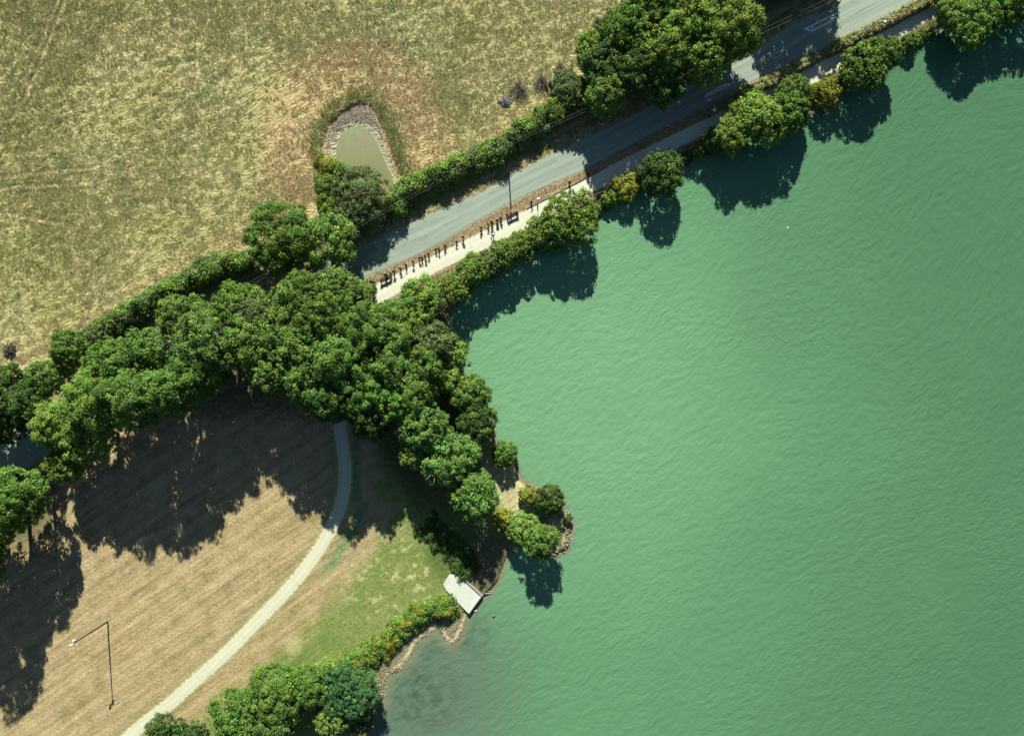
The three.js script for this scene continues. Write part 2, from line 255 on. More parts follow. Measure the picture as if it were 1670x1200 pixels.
// ---------------------------------------------------------------- road, promenade, track
function ribbon(A, B, n, cross, y, jit = 0, seed = 1) {     // a strip between two edges; uv in metres along and 0..1 across
  const a = curve(A, n), b = curve(B, n), pos = [], uv = [], idx = []; let len = 0;
  for (let i = 0; i <= n; i++) {
    if (i) len += Math.hypot(a[i][0] - a[i - 1][0], a[i][1] - a[i - 1][1]) * S;
    for (let j = 0; j <= cross; j++) {
      const t = j / cross, e = (j === 0 || j === cross) ? jit * noise(i * 0.45 + seed * 13, j + seed) + jit * 0.6 * noise(i * 1.3, j * 3 + seed) : 0, px = lerp(a[i][0], b[i][0], t), py = lerp(a[i][1], b[i][1], t), L = Math.hypot(b[i][0] - a[i][0], b[i][1] - a[i][1]), s = e / S / L * (j ? 1 : -1);
      pos.push(X(px + (b[i][0] - a[i][0]) * s), y - (j === 0 || j === cross ? 0.02 : 0), Z(py + (b[i][1] - a[i][1]) * s)); uv.push(len, t);
      if (i < n && j < cross) { const k = i * (cross + 1) + j; idx.push(k, k + 1, k + cross + 1, k + 1, k + cross + 2, k + cross + 1); }
    }
  }
  const g = new THREE.BufferGeometry(); g.setAttribute('position', new THREE.Float32BufferAttribute(pos, 3)); g.setAttribute('uv', new THREE.Float32BufferAttribute(uv, 2)); g.setIndex(idx); g.computeVertexNormals();
  if (g.attributes.normal.getY(2) < 0) { g.setIndex(idx.map((_, i) => idx[i - i % 3 + [0, 2, 1][i % 3]])); g.computeVertexNormals(); }
  return g;
}
{
  const tarmac = paint(2048, 128, (u, v) => {
    const x = u * 80, y = v * 4.6;
    let c = mix3(alb(136, 152, 138), alb(170, 186, 168), clamp(0.45 + 0.5 * fbm(x * 0.12, y * 1.6, 3) + 0.22 * fbm(x * 0.9, y * 4, 3)));
    const seam = 2.05 + 0.16 * noise(x * 0.09, 3), s2 = 1.72 + 0.22 * noise(x * 0.07, 9), s3 = 3.15 + 0.3 * noise(x * 0.05, 21);
    c = mix3(c, alb(96, 100, 98), 0.62 * smooth(0.12, 0.04, Math.abs(y - seam)) * (0.75 + 0.5 * noise(x * 0.5, 1)) + 0.42 * smooth(0.10, 0.03, Math.abs(y - s2)) + 0.3 * smooth(0.09, 0.03, Math.abs(y - s3)) * smooth(-0.2, 0.3, noise(x * 0.2, 5)));
    c = mix3(c, alb(132, 146, 130), 0.45 * smooth(0.55, 0.2, Math.abs(y - 3.4 + 0.3 * noise(x * 0.1, 2))) + 0.3 * smooth(0.4, 0.15, Math.abs(y - 1.1)));
    const pt = noise(Math.floor(x / 3.1) * 7.3 + 0.5, Math.floor(y / 1.4) * 5.1 + 0.5); if (pt > 0.36) c = mix3(c, alb(162, 176, 158), 0.3);
    c = mix3(c, alb(150, 140, 112), 0.7 * Math.max(smooth(0.35, 0.0, y + 0.15 * noise(x * 1.5, 4)), smooth(4.3, 4.6, y + 0.15 * noise(x * 1.7, 8))));
    return c;
  }, true, THREE.MirroredRepeatWrapping);
  tarmac.repeat.set(1 / 80, 1);
  const grit = paint(512, 512, (u, v) => { const h = 0.5 + 0.5 * fbm(u * 60, v * 60, 3); return [h, h, h]; }, false, THREE.MirroredRepeatWrapping);
  const gr = grit.clone(); gr.repeat.set(1 / 6, 0.75); gr.needsUpdate = true;
  solo('road', ribbon(ROAD_S, ROAD_N, 420, 6, 0.034, 0.35, 3), new THREE.MeshStandardMaterial({ map: tarmac, bumpMap: gr, bumpScale: 0.012, roughness: 0.92 }), 'grey tarmac lane with dark seams along the hedge', 'road', 'structure');
  const pale = (r, g, b, r2, g2, b2, edge = 1) => paint(1024, 128, (u, v) => {
    const x = u * 40, y = v * 2.3;
    let c = mix3(alb(r, g, b), alb(r2, g2, b2), clamp(0.35 + 0.45 * fbm(x * 0.3, y * 2.5, 3) + 0.3 * fbm(x * 2, y * 4, 2)));
    c = mix3(c, alb(r2 - 8, g2 - 6, b2 - 6), 0.35 * (smooth(0.3, 0.1, Math.abs(y - 0.65)) + smooth(0.3, 0.1, Math.abs(y - 1.65))));
    const e = 0.22 * noise(x * 2, 1) + 0.2 * noise(x * 7, 3), f = 0.22 * noise(x * 2, 7) + 0.2 * noise(x * 7, 9); c = mix3(c, alb(176, 168, 120), 0.35 * smooth(0.28, 0.5, fbm(x * 0.9 + 7, y * 2.2, 3)) * smooth(0.5, 0.2, Math.abs(y - 1.15)));
    return mix3(c, alb(172, 164, 112), 0.85 * edge * Math.max(smooth(0.36, 0.1, y + e), smooth(1.94, 2.2, y + f)));
  }, true, THREE.MirroredRepeatWrapping);
  const pt = pale(226, 228, 206, 208, 211, 186, 0.35); pt.repeat.set(1 / 40, 1);
  const g2 = grit.clone(); g2.repeat.set(1 / 6, 0.4); g2.needsUpdate = true;
  solo('promenade_path', ribbon(PROM_N, PROM_S, 360, 4, 0.03, 0.22, 5), new THREE.MeshStandardMaterial({ map: pt, bumpMap: g2, bumpScale: 0.01, roughness: 0.95 }), 'pale gravel footpath between road verge and lake shrubs', 'path', 'structure');
  const tc = curve(TRACK, 260), TA = [], TB = [];
  for (let i = 0; i <= 260; i += 4) { const p = tc[Math.max(0, i - 1)], q = tc[Math.min(260, i + 1)], l = Math.hypot(q[0] - p[0], q[1] - p[1]), nx = -(q[1] - p[1]) / l, ny = (q[0] - p[0]) / l; TA.push([tc[i][0] + nx * 12, tc[i][1] + ny * 12]); TB.push([tc[i][0] - nx * 12, tc[i][1] - ny * 12]); }
  const tt = pale(220, 222, 192, 200, 202, 170); tt.repeat.set(1 / 40, 1);
  solo('gravel_track', ribbon(TA, TB, 420, 4, 0.03, 0.42, 8), new THREE.MeshStandardMaterial({ map: tt, bumpMap: g2, bumpScale: 0.012, roughness: 0.95 }), 'curving pale gravel track through the mown meadow', 'track', 'structure');
}

// ---------------------------------------------------------------- leaves
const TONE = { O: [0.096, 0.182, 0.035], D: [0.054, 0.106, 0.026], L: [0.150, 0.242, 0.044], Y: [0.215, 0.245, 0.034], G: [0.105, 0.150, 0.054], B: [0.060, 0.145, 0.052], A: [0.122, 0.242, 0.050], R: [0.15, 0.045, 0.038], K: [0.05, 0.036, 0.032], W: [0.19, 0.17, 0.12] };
const leafMat = new THREE.MeshPhysicalMaterial({ vertexColors: true, roughness: 0.9, specularIntensity: 0.15, side: THREE.DoubleSide });
const barkMat = (() => { const t = paint(128, 256, (u, v) => { const k = 0.6 + 0.5 * fbm(u * 14, v * 5, 4); return [0.12 * k, 0.095 * k, 0.07 * k]; }, true); return new THREE.MeshStandardMaterial({ map: t, roughness: 0.95 }); })();
const paleBark = mat([0.36, 0.34, 0.30], 0.9);
class Leaves {
  constructor(seed) { this.r = rngOf(seed); this.p = []; this.c = []; }
  // one leaf spray
  leaf(x, y, z, nx, ny, nz, s, col) {
    const r = this.r, P = this.p, Q = this.c;
    let l = Math.hypot(nx, ny, nz) || 1; nx /= l; ny /= l; nz /= l;
    let ax = r() - 0.5, ay = r() - 0.5, az = r() - 0.5, d = ax * nx + ay * ny + az * nz; ax -= d * nx; ay -= d * ny; az -= d * nz; l = Math.hypot(ax, ay, az) || 1; ax /= l; ay /= l; az /= l;
    const bx = ny * az - nz * ay, by = nz * ax - nx * az, bz = nx * ay - ny * ax, w = s * 0.43;
    P.push(x - ax * s * 0.45 + bx * w, y - ay * s * 0.45 + by * w, z - az * s * 0.45 + bz * w, x + ax * s * 0.55, y + ay * s * 0.55, z + az * s * 0.55, x - ax * s * 0.45 - bx * w, y - ay * s * 0.45 - by * w, z - az * s * 0.45 - bz * w);
    for (let i = 0; i < 3; i++) Q.push(col[0], col[1], col[2]);
  }
  puff(cx, cy, cz, rad, out, base, s, cover, squash = 0.8) {
    const r = this.r, n = Math.max(6, Math.round(4 * Math.PI * rad * rad * 0.62 / (s * s * 0.42) * cover)), k = 0.66 + 0.62 * r(), hue = (r() - 0.5) * 0.3;
    for (let i = 0; i < n; i++) {
      let dx, dy, dz, q = 0;
      do { const u = r() * 2 - 1, a = r() * Math.PI * 2, w = Math.sqrt(1 - u * u); dx = w * Math.cos(a); dy = u; dz = w * Math.sin(a); } while (dx * out[0] + dy * out[1] + dz * out[2] < -0.35 && ++q < 8);
      const rr = rad * (0.45 + 0.75 * Math.sqrt(r())) * (r() < 0.16 ? 1.35 : 1), kk = k * (0.6 + 0.65 * r()) * (r() < 0.1 ? 1.5 : 1);
      this.leaf(cx + dx * rr, cy + dy * rr * squash, cz + dz * rr, dx * 0.8 + out[0] * 0.3 + (r() - 0.5) * 1.3, dy * 0.8 + 0.45 + (r() - 0.5) * 1.3, dz * 0.8 + out[2] * 0.3 + (r() - 0.5) * 1.3, s * (0.7 + 0.6 * r()), [base[0] * kk * (1 + hue), base[1] * kk, base[2] * kk * (1 - hue)]);
    }
  }
  build() {
    const g = new THREE.BufferGeometry(); g.setAttribute('position', new THREE.Float32BufferAttribute(this.p, 3)); g.setAttribute('color', new THREE.Float32BufferAttribute(this.c, 3));
    g.computeVertexNormals(); return g;
  }
}
function crown(seed, R, h, base, tone, o = {}) {
  const L = new Leaves(seed), r = L.r, ry = (h - base) / 2, cy = base + ry, pr = clamp(R * (o.lump ?? 0.105 + 0.06 * r()), 0.3, 0.72), s = (o.leaf ?? clamp(R * 0.075, 0.21, 0.25 + 0.06 * r())) * 0.84, cover = o.cover ?? 1.0;
  const area = 2 * Math.PI * R * (R * 0.6 + ry * 0.75), n = Math.round(area / (Math.PI * pr * pr) * 1.75);
  for (let i = 0; i < n; i++) {
    const u = 1 - 1.45 * (i + r()) / n, a = r() * Math.PI * 2, w = Math.sqrt(Math.max(0, 1 - u * u)), m = (1 + 0.30 * noise(Math.cos(a) * 1.4 + seed * 3.7, Math.sin(a) * 1.4 + seed) + 0.14 * noise(Math.cos(a) * 4 + seed, u * 4)) * (0.62 + 0.38 * Math.sqrt(r())) * (1 + 0.16 * noise(a * 2.2 + seed, u * 5));
    const dx = w * Math.cos(a), dz = w * Math.sin(a);
    L.puff(dx * (R - pr * 0.4) * m, cy + u * (ry - pr * 0.3) * m, dz * (R - pr * 0.4) * m, pr * (0.45 + 1.0 * r() * r()), [dx, u, dz], r() < 0.12 ? mix3(tone, TONE.L, 0.6) : tone, s, cover);
  }
  for (let i = 0; i < n * 0.22; i++) { const a = r() * 7, q = R * 0.6 * Math.sqrt(r()); L.puff(Math.cos(a) * q, cy + ry * (r() * 1.1 - 0.5), Math.sin(a) * q, pr * 1.1, [0, 1, 0], tone, s * 1.3, 0.45); }
  return L.build();
}
function tube(pts, r0, r1, seg = 7) { // tapered limb
  const v = pts.map(p => new THREE.Vector3(...p)), c = new THREE.CatmullRomCurve3(v), n = Math.max(3, pts.length * 2), g = new THREE.TubeGeometry(c, n, 1, seg, false), p = g.attributes.position;
  for (let i = 0; i <= n; i++) { const q = c.getPointAt(i / n), k = lerp(r0, r1, i / n); for (let j = 0; j <= seg; j++) { const id = i * (seg + 1) + j; p.setXYZ(id, q.x + (p.getX(id) - q.x) * k, q.y + (p.getY(id) - q.y) * k, q.z + (p.getZ(id) - q.z) * k); } }
  return g;
}
function trunk(seed, R, h, base) {
  const r = rngOf(seed + 5), rad = clamp(h * 0.022, 0.05, 0.34), parts = [tube([[0, -0.3, 0], [rad * (r() - 0.5), h * 0.3, rad * (r() - 0.5)], [rad * 2 * (r() - 0.5), h * 0.72, rad * 2 * (r() - 0.5)]], rad * 1.25, rad * 0.35)];
  for (let k = 0; k < 5; k++) { const a = k * 1.26 + r() * 0.6, y = Math.max(base * 0.5, h * 0.16) + h * 0.08 * k; parts.push(tube([[0, y, 0], [Math.cos(a) * R * 0.35, y + h * 0.13, Math.sin(a) * R * 0.35], [Math.cos(a) * R * 0.72, y + h * 0.24, Math.sin(a) * R * 0.72]], rad * 0.55, rad * 0.12, 5)); }
  return mergeGeometries(parts);
}
let treeSeed = 100;
// seen place and radius (picture units), height in metres, tone, name, label
function tree([px, py, rp, h, tone, label, o = {}]) {
  const hc = h * 0.6, [x, z] = o.plan ? [X(px), Z(py)] : at(px, py, hc), R = rp * 1.1 * S * (ALT - hc) / ALT, small = h < 4.6, base = o.base ?? (small ? 0.1 : h * 0.22), seed = treeSeed += 7, rr = rngOf(seed);
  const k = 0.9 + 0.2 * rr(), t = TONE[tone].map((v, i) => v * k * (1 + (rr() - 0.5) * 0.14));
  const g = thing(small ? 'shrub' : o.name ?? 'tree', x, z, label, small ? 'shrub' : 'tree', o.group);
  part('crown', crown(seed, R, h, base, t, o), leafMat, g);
  part('trunk', trunk(seed, R, h, base), barkMat, g);
  if (o.twigs || (h > 9 && rr() < 0.35)) {                // pale bare limbs showing through the leaves
    const t = [], c = base + (h - base) / 2; for (let i = 0; i < (o.twigs ?? 6); i++) { const a = rr() * 7, u = 0.35 + 0.5 * rr(), w = Math.sqrt(1 - u * u), q = 1.0 + 0.08 * rr(), e = [Math.cos(a) * R * w * q, c + (h - c) * u * q, Math.sin(a) * R * w * q]; t.push(tube([[e[0] * 0.55, c + (e[1] - c) * 0.6, e[2] * 0.55], [e[0] * 0.8 + (rr() - 0.5) * 0.4, c + (e[1] - c) * 0.88, e[2] * 0.8 + (rr() - 0.5) * 0.4], e], 0.06, 0.022, 4)); }
    part('bare_limbs', mergeGeometries(t), paleBark, g).userData.kind = 'stuff';
  }
  return g;
}
const TREES = [
  // wood behind the road, from its west end
  [98, 690, 36, 12, 'L', 'pale green tree at the west tip of the wood, beside the lit patch of road'],
  [146, 712, 42, 12, 'L', 'yellowish green tree on the southwest corner of the wood above the meadow shadow'],
  [108, 756, 28, 9, 'L', 'small light tree, southernmost of the west end of the wood'],
  [168, 652, 48, 16, 'L', 'broad light green tree behind the pale tree at the west tip of the wood'],
  [192, 598, 44, 13, 'O', 'green tree at the north edge of the wood facing the dark road gap'],
  [228, 648, 46, 17, 'O', 'full green tree on the meadow side, fourth from the west end of the wood'],
  [240, 574, 36, 12, 'O', 'green tree in the wood just left of a pale grey twiggy gap'],
  [277, 640, 40, 15.5, 'O', 'dark green tree on the meadow edge where the shadow has bright flecks'],
  [305, 522, 40, 12, 'O', 'green tree on the north edge of the wood beside the overhanging dark road'],
  [347, 556, 52, 15, 'O', 'largest dark green oak in the western half of the wood'],
  [330, 606, 40, 14, 'O', 'dark oak at the meadow edge below the largest western oak'],
  [394, 506, 42, 13, 'O', 'green oak on the north edge beside a greyish thin crown'],
  [423, 512, 26, 13.6, 'G', 'greyish green thin crown between two oaks in the wood', { twigs: 26, cover: 0.7 }],
  [415, 560, 48, 15, 'O', 'round green oak in the middle of the wood over the darkest meadow shade'],
  [455, 604, 38, 15, 'O', 'oak on the meadow edge left of the track mouth'],
  [462, 536, 42, 14, 'O', 'green oak in the middle of the wood between road and meadow'],
  [496, 490, 44, 13, 'O', 'green oak overhanging the road at the shadowed bend'],
  [500, 572, 46, 15, 'O', 'tall green oak in the centre of the wood north of the track mouth'],
  [503, 620, 38, 15, 'O', 'green oak hanging over the top end of the gravel track, left side'],
  [548, 476, 38, 12, 'O', 'oak with a ragged edge over the road at the path end'],
  [530, 524, 46, 15, 'O', 'tall oak in the heart of the wood south of the road bend'],
  [578, 492, 34, 11, 'O', 'oak closest to the white globe lamp at the path end'],
  [592, 540, 42, 14, 'O', 'green oak southwest of the path end in the wood'],
  [560, 592, 48, 16, 'O', 'tallest oak of the wood, straight above the gravel track'],
  [542, 650, 38, 15, 'D', 'dark oak hanging right over the mouth of the gravel track'],
  [592, 640, 40, 14, 'O', 'green oak to the right of the gravel track mouth'],
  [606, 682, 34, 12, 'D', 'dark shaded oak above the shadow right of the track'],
  [632, 600, 38, 13, 'O', 'oak with a bare branch showing beside a dark hollow', { twigs: 8, cover: 0.8 }],
  [640, 558, 34, 12, 'O', 'oak between the path end and the lake shore trees'],
  [645, 655, 36, 12, 'O', 'oak on the east flank of the wood beside the dark hollow'],
  [634, 514, 24, 7, 'O', 'small green tree at the very end of the gravel path'],
  [668, 526, 30, 8, 'L', 'lighter green tree just below the lakeside end of the path'],
  [686, 486, 34, 7, 'L', 'bushy light green tree over the path opposite the western bench'],
  [710, 497, 20, 6, 'G', 'narrow greyish tree over the shaded inlet corner'],
  [690, 595, 34, 10, 'O', 'oak set back from the bay behind two bright shore trees'],
  [678, 642, 36, 11, 'O', 'oak inland of the bay with pale leaf tips'],
  [708, 558, 32, 9, 'G', 'greyish green tree at the inner corner of the bay'],
  [736, 580, 28, 7, 'L', 'bright yellowish tree leaning over the bay at the pale grass strip'],
  [730, 614, 24, 7, 'L', 'small bright tree on the bay shore below the pale grass strip'],
  [768, 644, 30, 7, 'O', 'dense rounded tree standing out from the shore into the lake'],
  [778, 686, 30, 7, 'D', 'dark rounded tree on the shore above the dry grass strip'],
  [690, 697, 38, 11, 'A', 'bright leafy tree at the wood edge east of the track shadow'],
  [676, 738, 24, 9, 'L', 'small light tree reaching out over the track shadow'],
  [722, 746, 42, 10, 'A', 'broad fresh green tree with pale twigs above the round ash', { twigs: 16 }],
  [758, 738, 26, 8, 'A', 'fresh green tree next to the dry strip on the point'],
  [773, 808, 38, 9, 'A', 'bright round ash with clumpy crown on the neck of the point', { lump: 0.16, leaf: 0.3 }],
  // the point
  [823, 742, 20, 4, 'O', 'compact round shrub on the shore at the top of the point'],
  [862, 808, 15, 2.5, 'Y', 'yellow shrub beside the round dark bush on the point'],
  [897, 815, 22, 4.5, 'D', 'round dark bush on the outer shore of the point'],
  [820, 846, 16, 3.4, 'Y', 'yellowish shrub below the bare pale patch on the point'],
  [852, 862, 26, 4.5, 'L', 'light green shrub in the middle of the lower point'],
  [884, 884, 27, 6.5, 'O', 'green tree at the south tip of the point over its own dark reflection'],
  [927, 847, 7, 1.4, 'D', 'tiny bush on the easternmost rocks of the point', { lump: 0.4 }],
  // west of the wood, north of the road
  [4, 628, 32, 11, 'D', 'dark tree at the left edge under the dry field corner'],
  [34, 656, 34, 11, 'D', 'dark tree at the left edge beside the shaded road'],
  [70, 620, 28, 8, 'O', 'green hedgerow tree right of the dark corner trees'],
  [101, 602, 22, 5, 'Y', 'yellowish hedgerow tree between green ones near the left edge'],
  [116, 568, 28, 8, 'O', 'bushy green hedgerow tree poking up into the hay field'],
  [150, 556, 22, 5, 'G', 'greyish hedgerow tree where the long hedge starts'],
  // bottom left corner
  [24, 812, 42, 14, 'O', 'large fresh green tree cut by the left edge over the meadow shade', { base: 1.5 }],
  [46, 840, 36, 14.5, 'L', 'tree at the left edge below the large fresh one', { plan: true, base: 1.2 }],
  [12, 895, 56, 17, 'O', 'tall tree mostly beyond the left edge throwing the long meadow shade', { plan: true, base: 1.5 }],
  [-30, 840, 56, 17, 'O', 'tall tree beyond the left edge behind the large fresh one', { plan: true, base: 1.5 }],
  [10, 694, 27, 9, 'D', 'added dark tree at the left edge half hiding the shaded road end'],  // added tree, put in to cover and darken the open road patch
  [-45, 640, 52, 13, 'O', 'tree beyond the left edge shading the west end of the road', { plan: true, base: 1.5 }],
  [-8, 672, 44, 12, 'D', 'dark tree at the left edge leaning over the west end of the road', { plan: true, base: 1.5 }],
  [45, 652, 26, 12, 'D', 'narrow dark tree over the dark road gap at far left', { plan: true, base: 1.2 }],
  // by the pond
  [455, 388, 52, 8, 'O', 'big round dark green tree at the field edge west of the pond', { cover: 1.3, base: 0.8 }],
  [537, 388, 42, 7, 'L', 'lighter green tree between the big round tree and the road'],
  [528, 268, 18, 3, 'Y', 'yellow green bush, northernmost at the west end of the pond', { lump: 0.4 }],
  [551, 280, 16, 3, 'L', 'green bush touching the murky pond water', { lump: 0.4 }],
  [531, 300, 18, 3.2, 'L', 'bright green bush in the column west of the pond, second from top', { lump: 0.4 }],
  [534, 334, 19, 3.2, 'L', 'green bush at the foot of the column west of the pond', { lump: 0.4 }],
  [590, 320, 42, 5.5, 'G', 'grey green willow leaning over the south end of the pond', { leaf: 0.22 }],
  [574, 346, 28, 5, 'G', 'dull green tree behind the willow towards the road'],
  // wood at the top, north of the road
  [911, 178, 23, 3.4, 'L', 'bright shrub at the west foot of the top wood beside the wires'],
  [923, 138, 25, 4, 'G', 'greyish shrub on the field side of the top wood'],
  [942, 154, 27, 5, 'G', 'grey green small tree at the west end of the top wood above the wires'],
  [966, 82, 28, 6, 'L', 'lime green rounded tree on the field edge of the top wood'],
  [978, 46, 14, 3.6, 'G', 'small olive bush sticking out into the field from the top wood'],
  [1022, 12, 12, 2.2, 'W', 'brownish bush at the top edge left of the top wood'],
  [988, 114, 38, 9, 'D', 'dark tree between the lime tree and the road in the top wood'],
  [986, 158, 30, 9, 'L', 'lime tree hanging over the shaded road at the west end of the top wood'],
  [1024, 50, 42, 10, 'O', 'green tree on the north side of the top wood'],
  [1040, 112, 42, 10, 'D', 'dark green tree in the middle of the top wood'],
  [1076, 80, 50, 11, 'L', 'broad olive crowned tree in the middle of the top wood'],
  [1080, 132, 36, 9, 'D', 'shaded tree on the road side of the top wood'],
  [1062, 18, 40, 10, 'O', 'tree at the top edge above the broad olive crown'],
  [1122, 28, 50, 11, 'L', 'large tree at the top edge in the middle of the top wood'],
  [1148, 92, 40, 10, 'L', 'tree with pale leaf tufts above the white road box', { cover: 0.8 }],
  [1186, 48, 48, 11, 'L', 'tall light tree at the east end of the top wood'],
  [1165, -5, 40, 10, 'O', 'tree cut by the top edge near the east end of the top wood'],
  [1205, 62, 30, 9, 'L', 'light tree overhanging the lit gap of the road'],
  [1258, -40, 46, 12, 'O', 'tree beyond the top edge shading the road east of the top wood', { plan: true, base: 0.6 }],
  [1318, -52, 44, 11.5, 'O', 'tree beyond the top edge shading the wooden barrier', { plan: true, base: 0.6 }],
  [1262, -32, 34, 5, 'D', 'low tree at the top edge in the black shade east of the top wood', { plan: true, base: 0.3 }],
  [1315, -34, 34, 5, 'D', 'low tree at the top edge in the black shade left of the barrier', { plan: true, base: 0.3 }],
  // shrubs along the lake bank, from the west
  [738, 469, 25, 5, 'L', 'green bank tree over the shaded bay corner'],
  [770, 440, 25, 5, 'L', 'bank tree opposite the low red rose bushes'],
  [797, 431, 22, 4.5, 'G', 'greyish bank shrub on the water side'],
  [822, 414, 23, 5, 'L', 'bank tree right below the walker on the path'],
  [849, 399, 23, 4.5, 'L', 'bank shrub below the eastern bench'],
  [886, 378, 27, 5, 'L', 'bank tree whose twigs cover the lamp on the path'],
  [926, 356, 44, 6.3, 'L', 'largest round bank tree left of the open fence'],
  [906, 388, 22, 4.4, 'O', 'low green shrub on the water under the large round bank tree'],
  [995, 322, 13, 1.8, 'L', 'low green bush by the open wooden fence'],
  [1020, 304, 21, 2.8, 'Y', 'yellow bush on the bank right of the open fence'],
  [1042, 289, 11, 2.2, 'Y', 'small yellow bush beside the dark bank tree'],
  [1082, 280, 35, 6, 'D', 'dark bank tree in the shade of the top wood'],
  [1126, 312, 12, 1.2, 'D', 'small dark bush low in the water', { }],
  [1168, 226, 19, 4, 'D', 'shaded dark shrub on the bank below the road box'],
  [1194, 219, 27, 6, 'L', 'yellowish tree at the west end of the long bank clump'],
  [1224, 187, 35, 6.5, 'L', 'fresh green tree in the long bank clump below the wall'],
  [1245, 196, 36, 7, 'L', 'tallest tree in the middle of the long bank clump'],
  [1284, 182, 33, 7, 'O', 'olive tree in the long bank clump towards the lake'],
  [1298, 154, 28, 5.5, 'O', 'rounded green tree at the east end of the long bank clump'],
  [1309, 184, 19, 5, 'G', 'grey green tree with pale twigs over the lake', { twigs: 24, cover: 0.7 }],
  [1350, 149, 24, 4, 'Y', 'yellowish shrub between the two big bank clumps'],
  [1412, 108, 38, 6, 'O', 'big olive bank tree below the gap in the wall'],
  [1440, 88, 28, 5.4, 'O', 'olive bank tree right of the big one by the wall gap'],
  [1486, 66, 13, 2, 'O', 'low bush on the bank at the lit stretch of path'],
  [1552, 14, 26, 5, 'L', 'olive tree where the path leaves the frame'],
  [1586, 24, 44, 6, 'L', 'broad olive tree in the top right corner'],
  [1628, 14, 30, 6, 'O', 'dark tree in the top right corner over the water'],
  [1676, -14, 38, 7, 'O', 'tree cut by the right edge at the top corner'],
  // bottom edge
  [262, 1192, 24, 4, 'D', 'dull green sapling shrub overlapping the gravel track', { cover: 0.6 }],
  [290, 1194, 16, 3, 'D', 'small dull bush right of the sapling by the track', { cover: 0.7 }],
  [318, 1194, 14, 3, 'D', 'dull bush at the bottom edge left of the round trees', { cover: 0.7 }],
  [386, 1168, 42, 6, 'O', 'green tree at the bottom edge, left of the round crown'],
  [451, 1134, 48, 7, 'O', 'large round tree by the lawn at the bottom'],
  [440, 1184, 40, 7, 'O', 'tree cut by the bottom edge below the large round one'],
  [498, 1120, 34, 6, 'O', 'rounded tree right of the large one at the bottom'],
  [530, 1102, 22, 3, 'L', 'light low shrub closing the gap above the blue green scrub'],
  [570, 1128, 44, 5.4, 'B', 'blue green willow scrub on the cove shore', { leaf: 0.22 }],
  [540, 1172, 26, 4.8, 'L', 'yellowish tree between the blue green scrub and the dark gap', { leaf: 0.24 }],
  [586, 1182, 22, 2.6, 'G', 'grey green scrub by the rocks at the bottom edge', { leaf: 0.2 }],
];
TREES.forEach(tree);

function hedge(name, line, width, h, tones, label, category, seed, o = {}) {   // a long thing: foliage and its stems
  const L = new Leaves(seed), r = L.r, pts = curve(line, 80), g = thing(name, X(line[0][0]), Z(line[0][1]), label, category), stems = [];
  let len = 0; for (let i = 1; i < pts.length; i++) len += Math.hypot(pts[i][0] - pts[i - 1][0], pts[i][1] - pts[i - 1][1]) * S;
  const wM = width * S, pr = o.puff ?? 0.62, n = Math.round(len * (wM + h) / (pr * pr) * (o.dense ?? 0.75));
  for (let i = 0; i < n; i++) {
    const t = r() * 79.99, k = Math.floor(t), a = pts[k], b = pts[k + 1], dx = b[0] - a[0], dy = b[1] - a[1], l = Math.hypot(dx, dy), q = r() * 2 - 1, wv = 0.75 + 0.55 * noise(t * 0.3 + seed, 2) + 0.2 * noise(t * 1.1, seed);
    const px = lerp(a[0], b[0], t - k) - dy / l * q * width / 2 * wv, py = lerp(a[1], b[1], t - k) + dx / l * q * width / 2 * wv, hh = h * (0.8 + 0.5 * noise(t * 0.35 + seed, q + 5) + 0.15 * r()), y = hh * Math.sqrt(Math.max(0.06, 1 - q * q)) * (0.5 + 0.5 * r());
    const x = X(px), z = Z(py), tone = TONE[tones[Math.floor(clamp(0.5 + 0.9 * noise(t * 0.22 + seed * 2, q * 0.6) + (r() - 0.5) * 0.4, 0, 0.999) * tones.length)]];
    L.puff(x - g.position.x, Math.max(0.15, y - pr * 0.3) + ground(x, z) - g.position.y, z - g.position.z, pr * (0.6 + 0.8 * r()), [-dy / l * q * 0.6, 0.8, dx / l * q * 0.6], tone, o.leaf ?? 0.26, 0.8);
    if (i % 14 === 0) stems.push(tube([[x - g.position.x, ground(x, z) - g.position.y - 0.2, z - g.position.z], [x - g.position.x + 0.1, y * 0.5, z - g.position.z], [x - g.position.x - 0.05, y, z - g.position.z + 0.1]], 0.05, 0.02, 4));
  }
  part('foliage', L.build(), leafMat, g); part('stems', mergeGeometries(stems), barkMat, g).userData.kind = 'stuff';
}
hedge('hedgerow', [[160, 545], [240, 498], [300, 466], [345, 440], [412, 425]], 40, 2.9, ['D', 'O', 'L', 'G', 'O', 'L'], 'long mixed hedgerow between hay field and shaded road, left of the pond', 'hedge', 4001);
hedge('hedgerow', [[640, 348], [668, 312], [720, 285], [770, 265], [815, 245], [850, 218], [890, 196]], 44, 2.9, ['O', 'L', 'G', 'L', 'L'], 'bright green hedgerow from the pond to the telephone pole', 'hedge', 4002);
hedge('bramble_hedge', [[535, 1098], [585, 1076], [632, 1046], [676, 1006], [742, 984]], 46, 1.25, ['A', 'L', 'O', 'Y', 'A', 'L'], 'low yellow green bramble bank along the cove below the platform', 'brambles', 4003, { puff: 0.42, leaf: 0.2 });
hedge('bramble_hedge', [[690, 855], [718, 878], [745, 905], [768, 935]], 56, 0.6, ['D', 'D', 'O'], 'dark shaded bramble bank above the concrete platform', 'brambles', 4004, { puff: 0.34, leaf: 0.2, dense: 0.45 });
hedge('bramble_hedge', [[845, 452 - 40], [900, 385], [960, 352], [1010, 318], [1060, 296]], 18, 1.0, ['O', 'L', 'D'], 'low scrub along the water line below the open fence', 'scrub', 4005, { puff: 0.4, leaf: 0.2 });
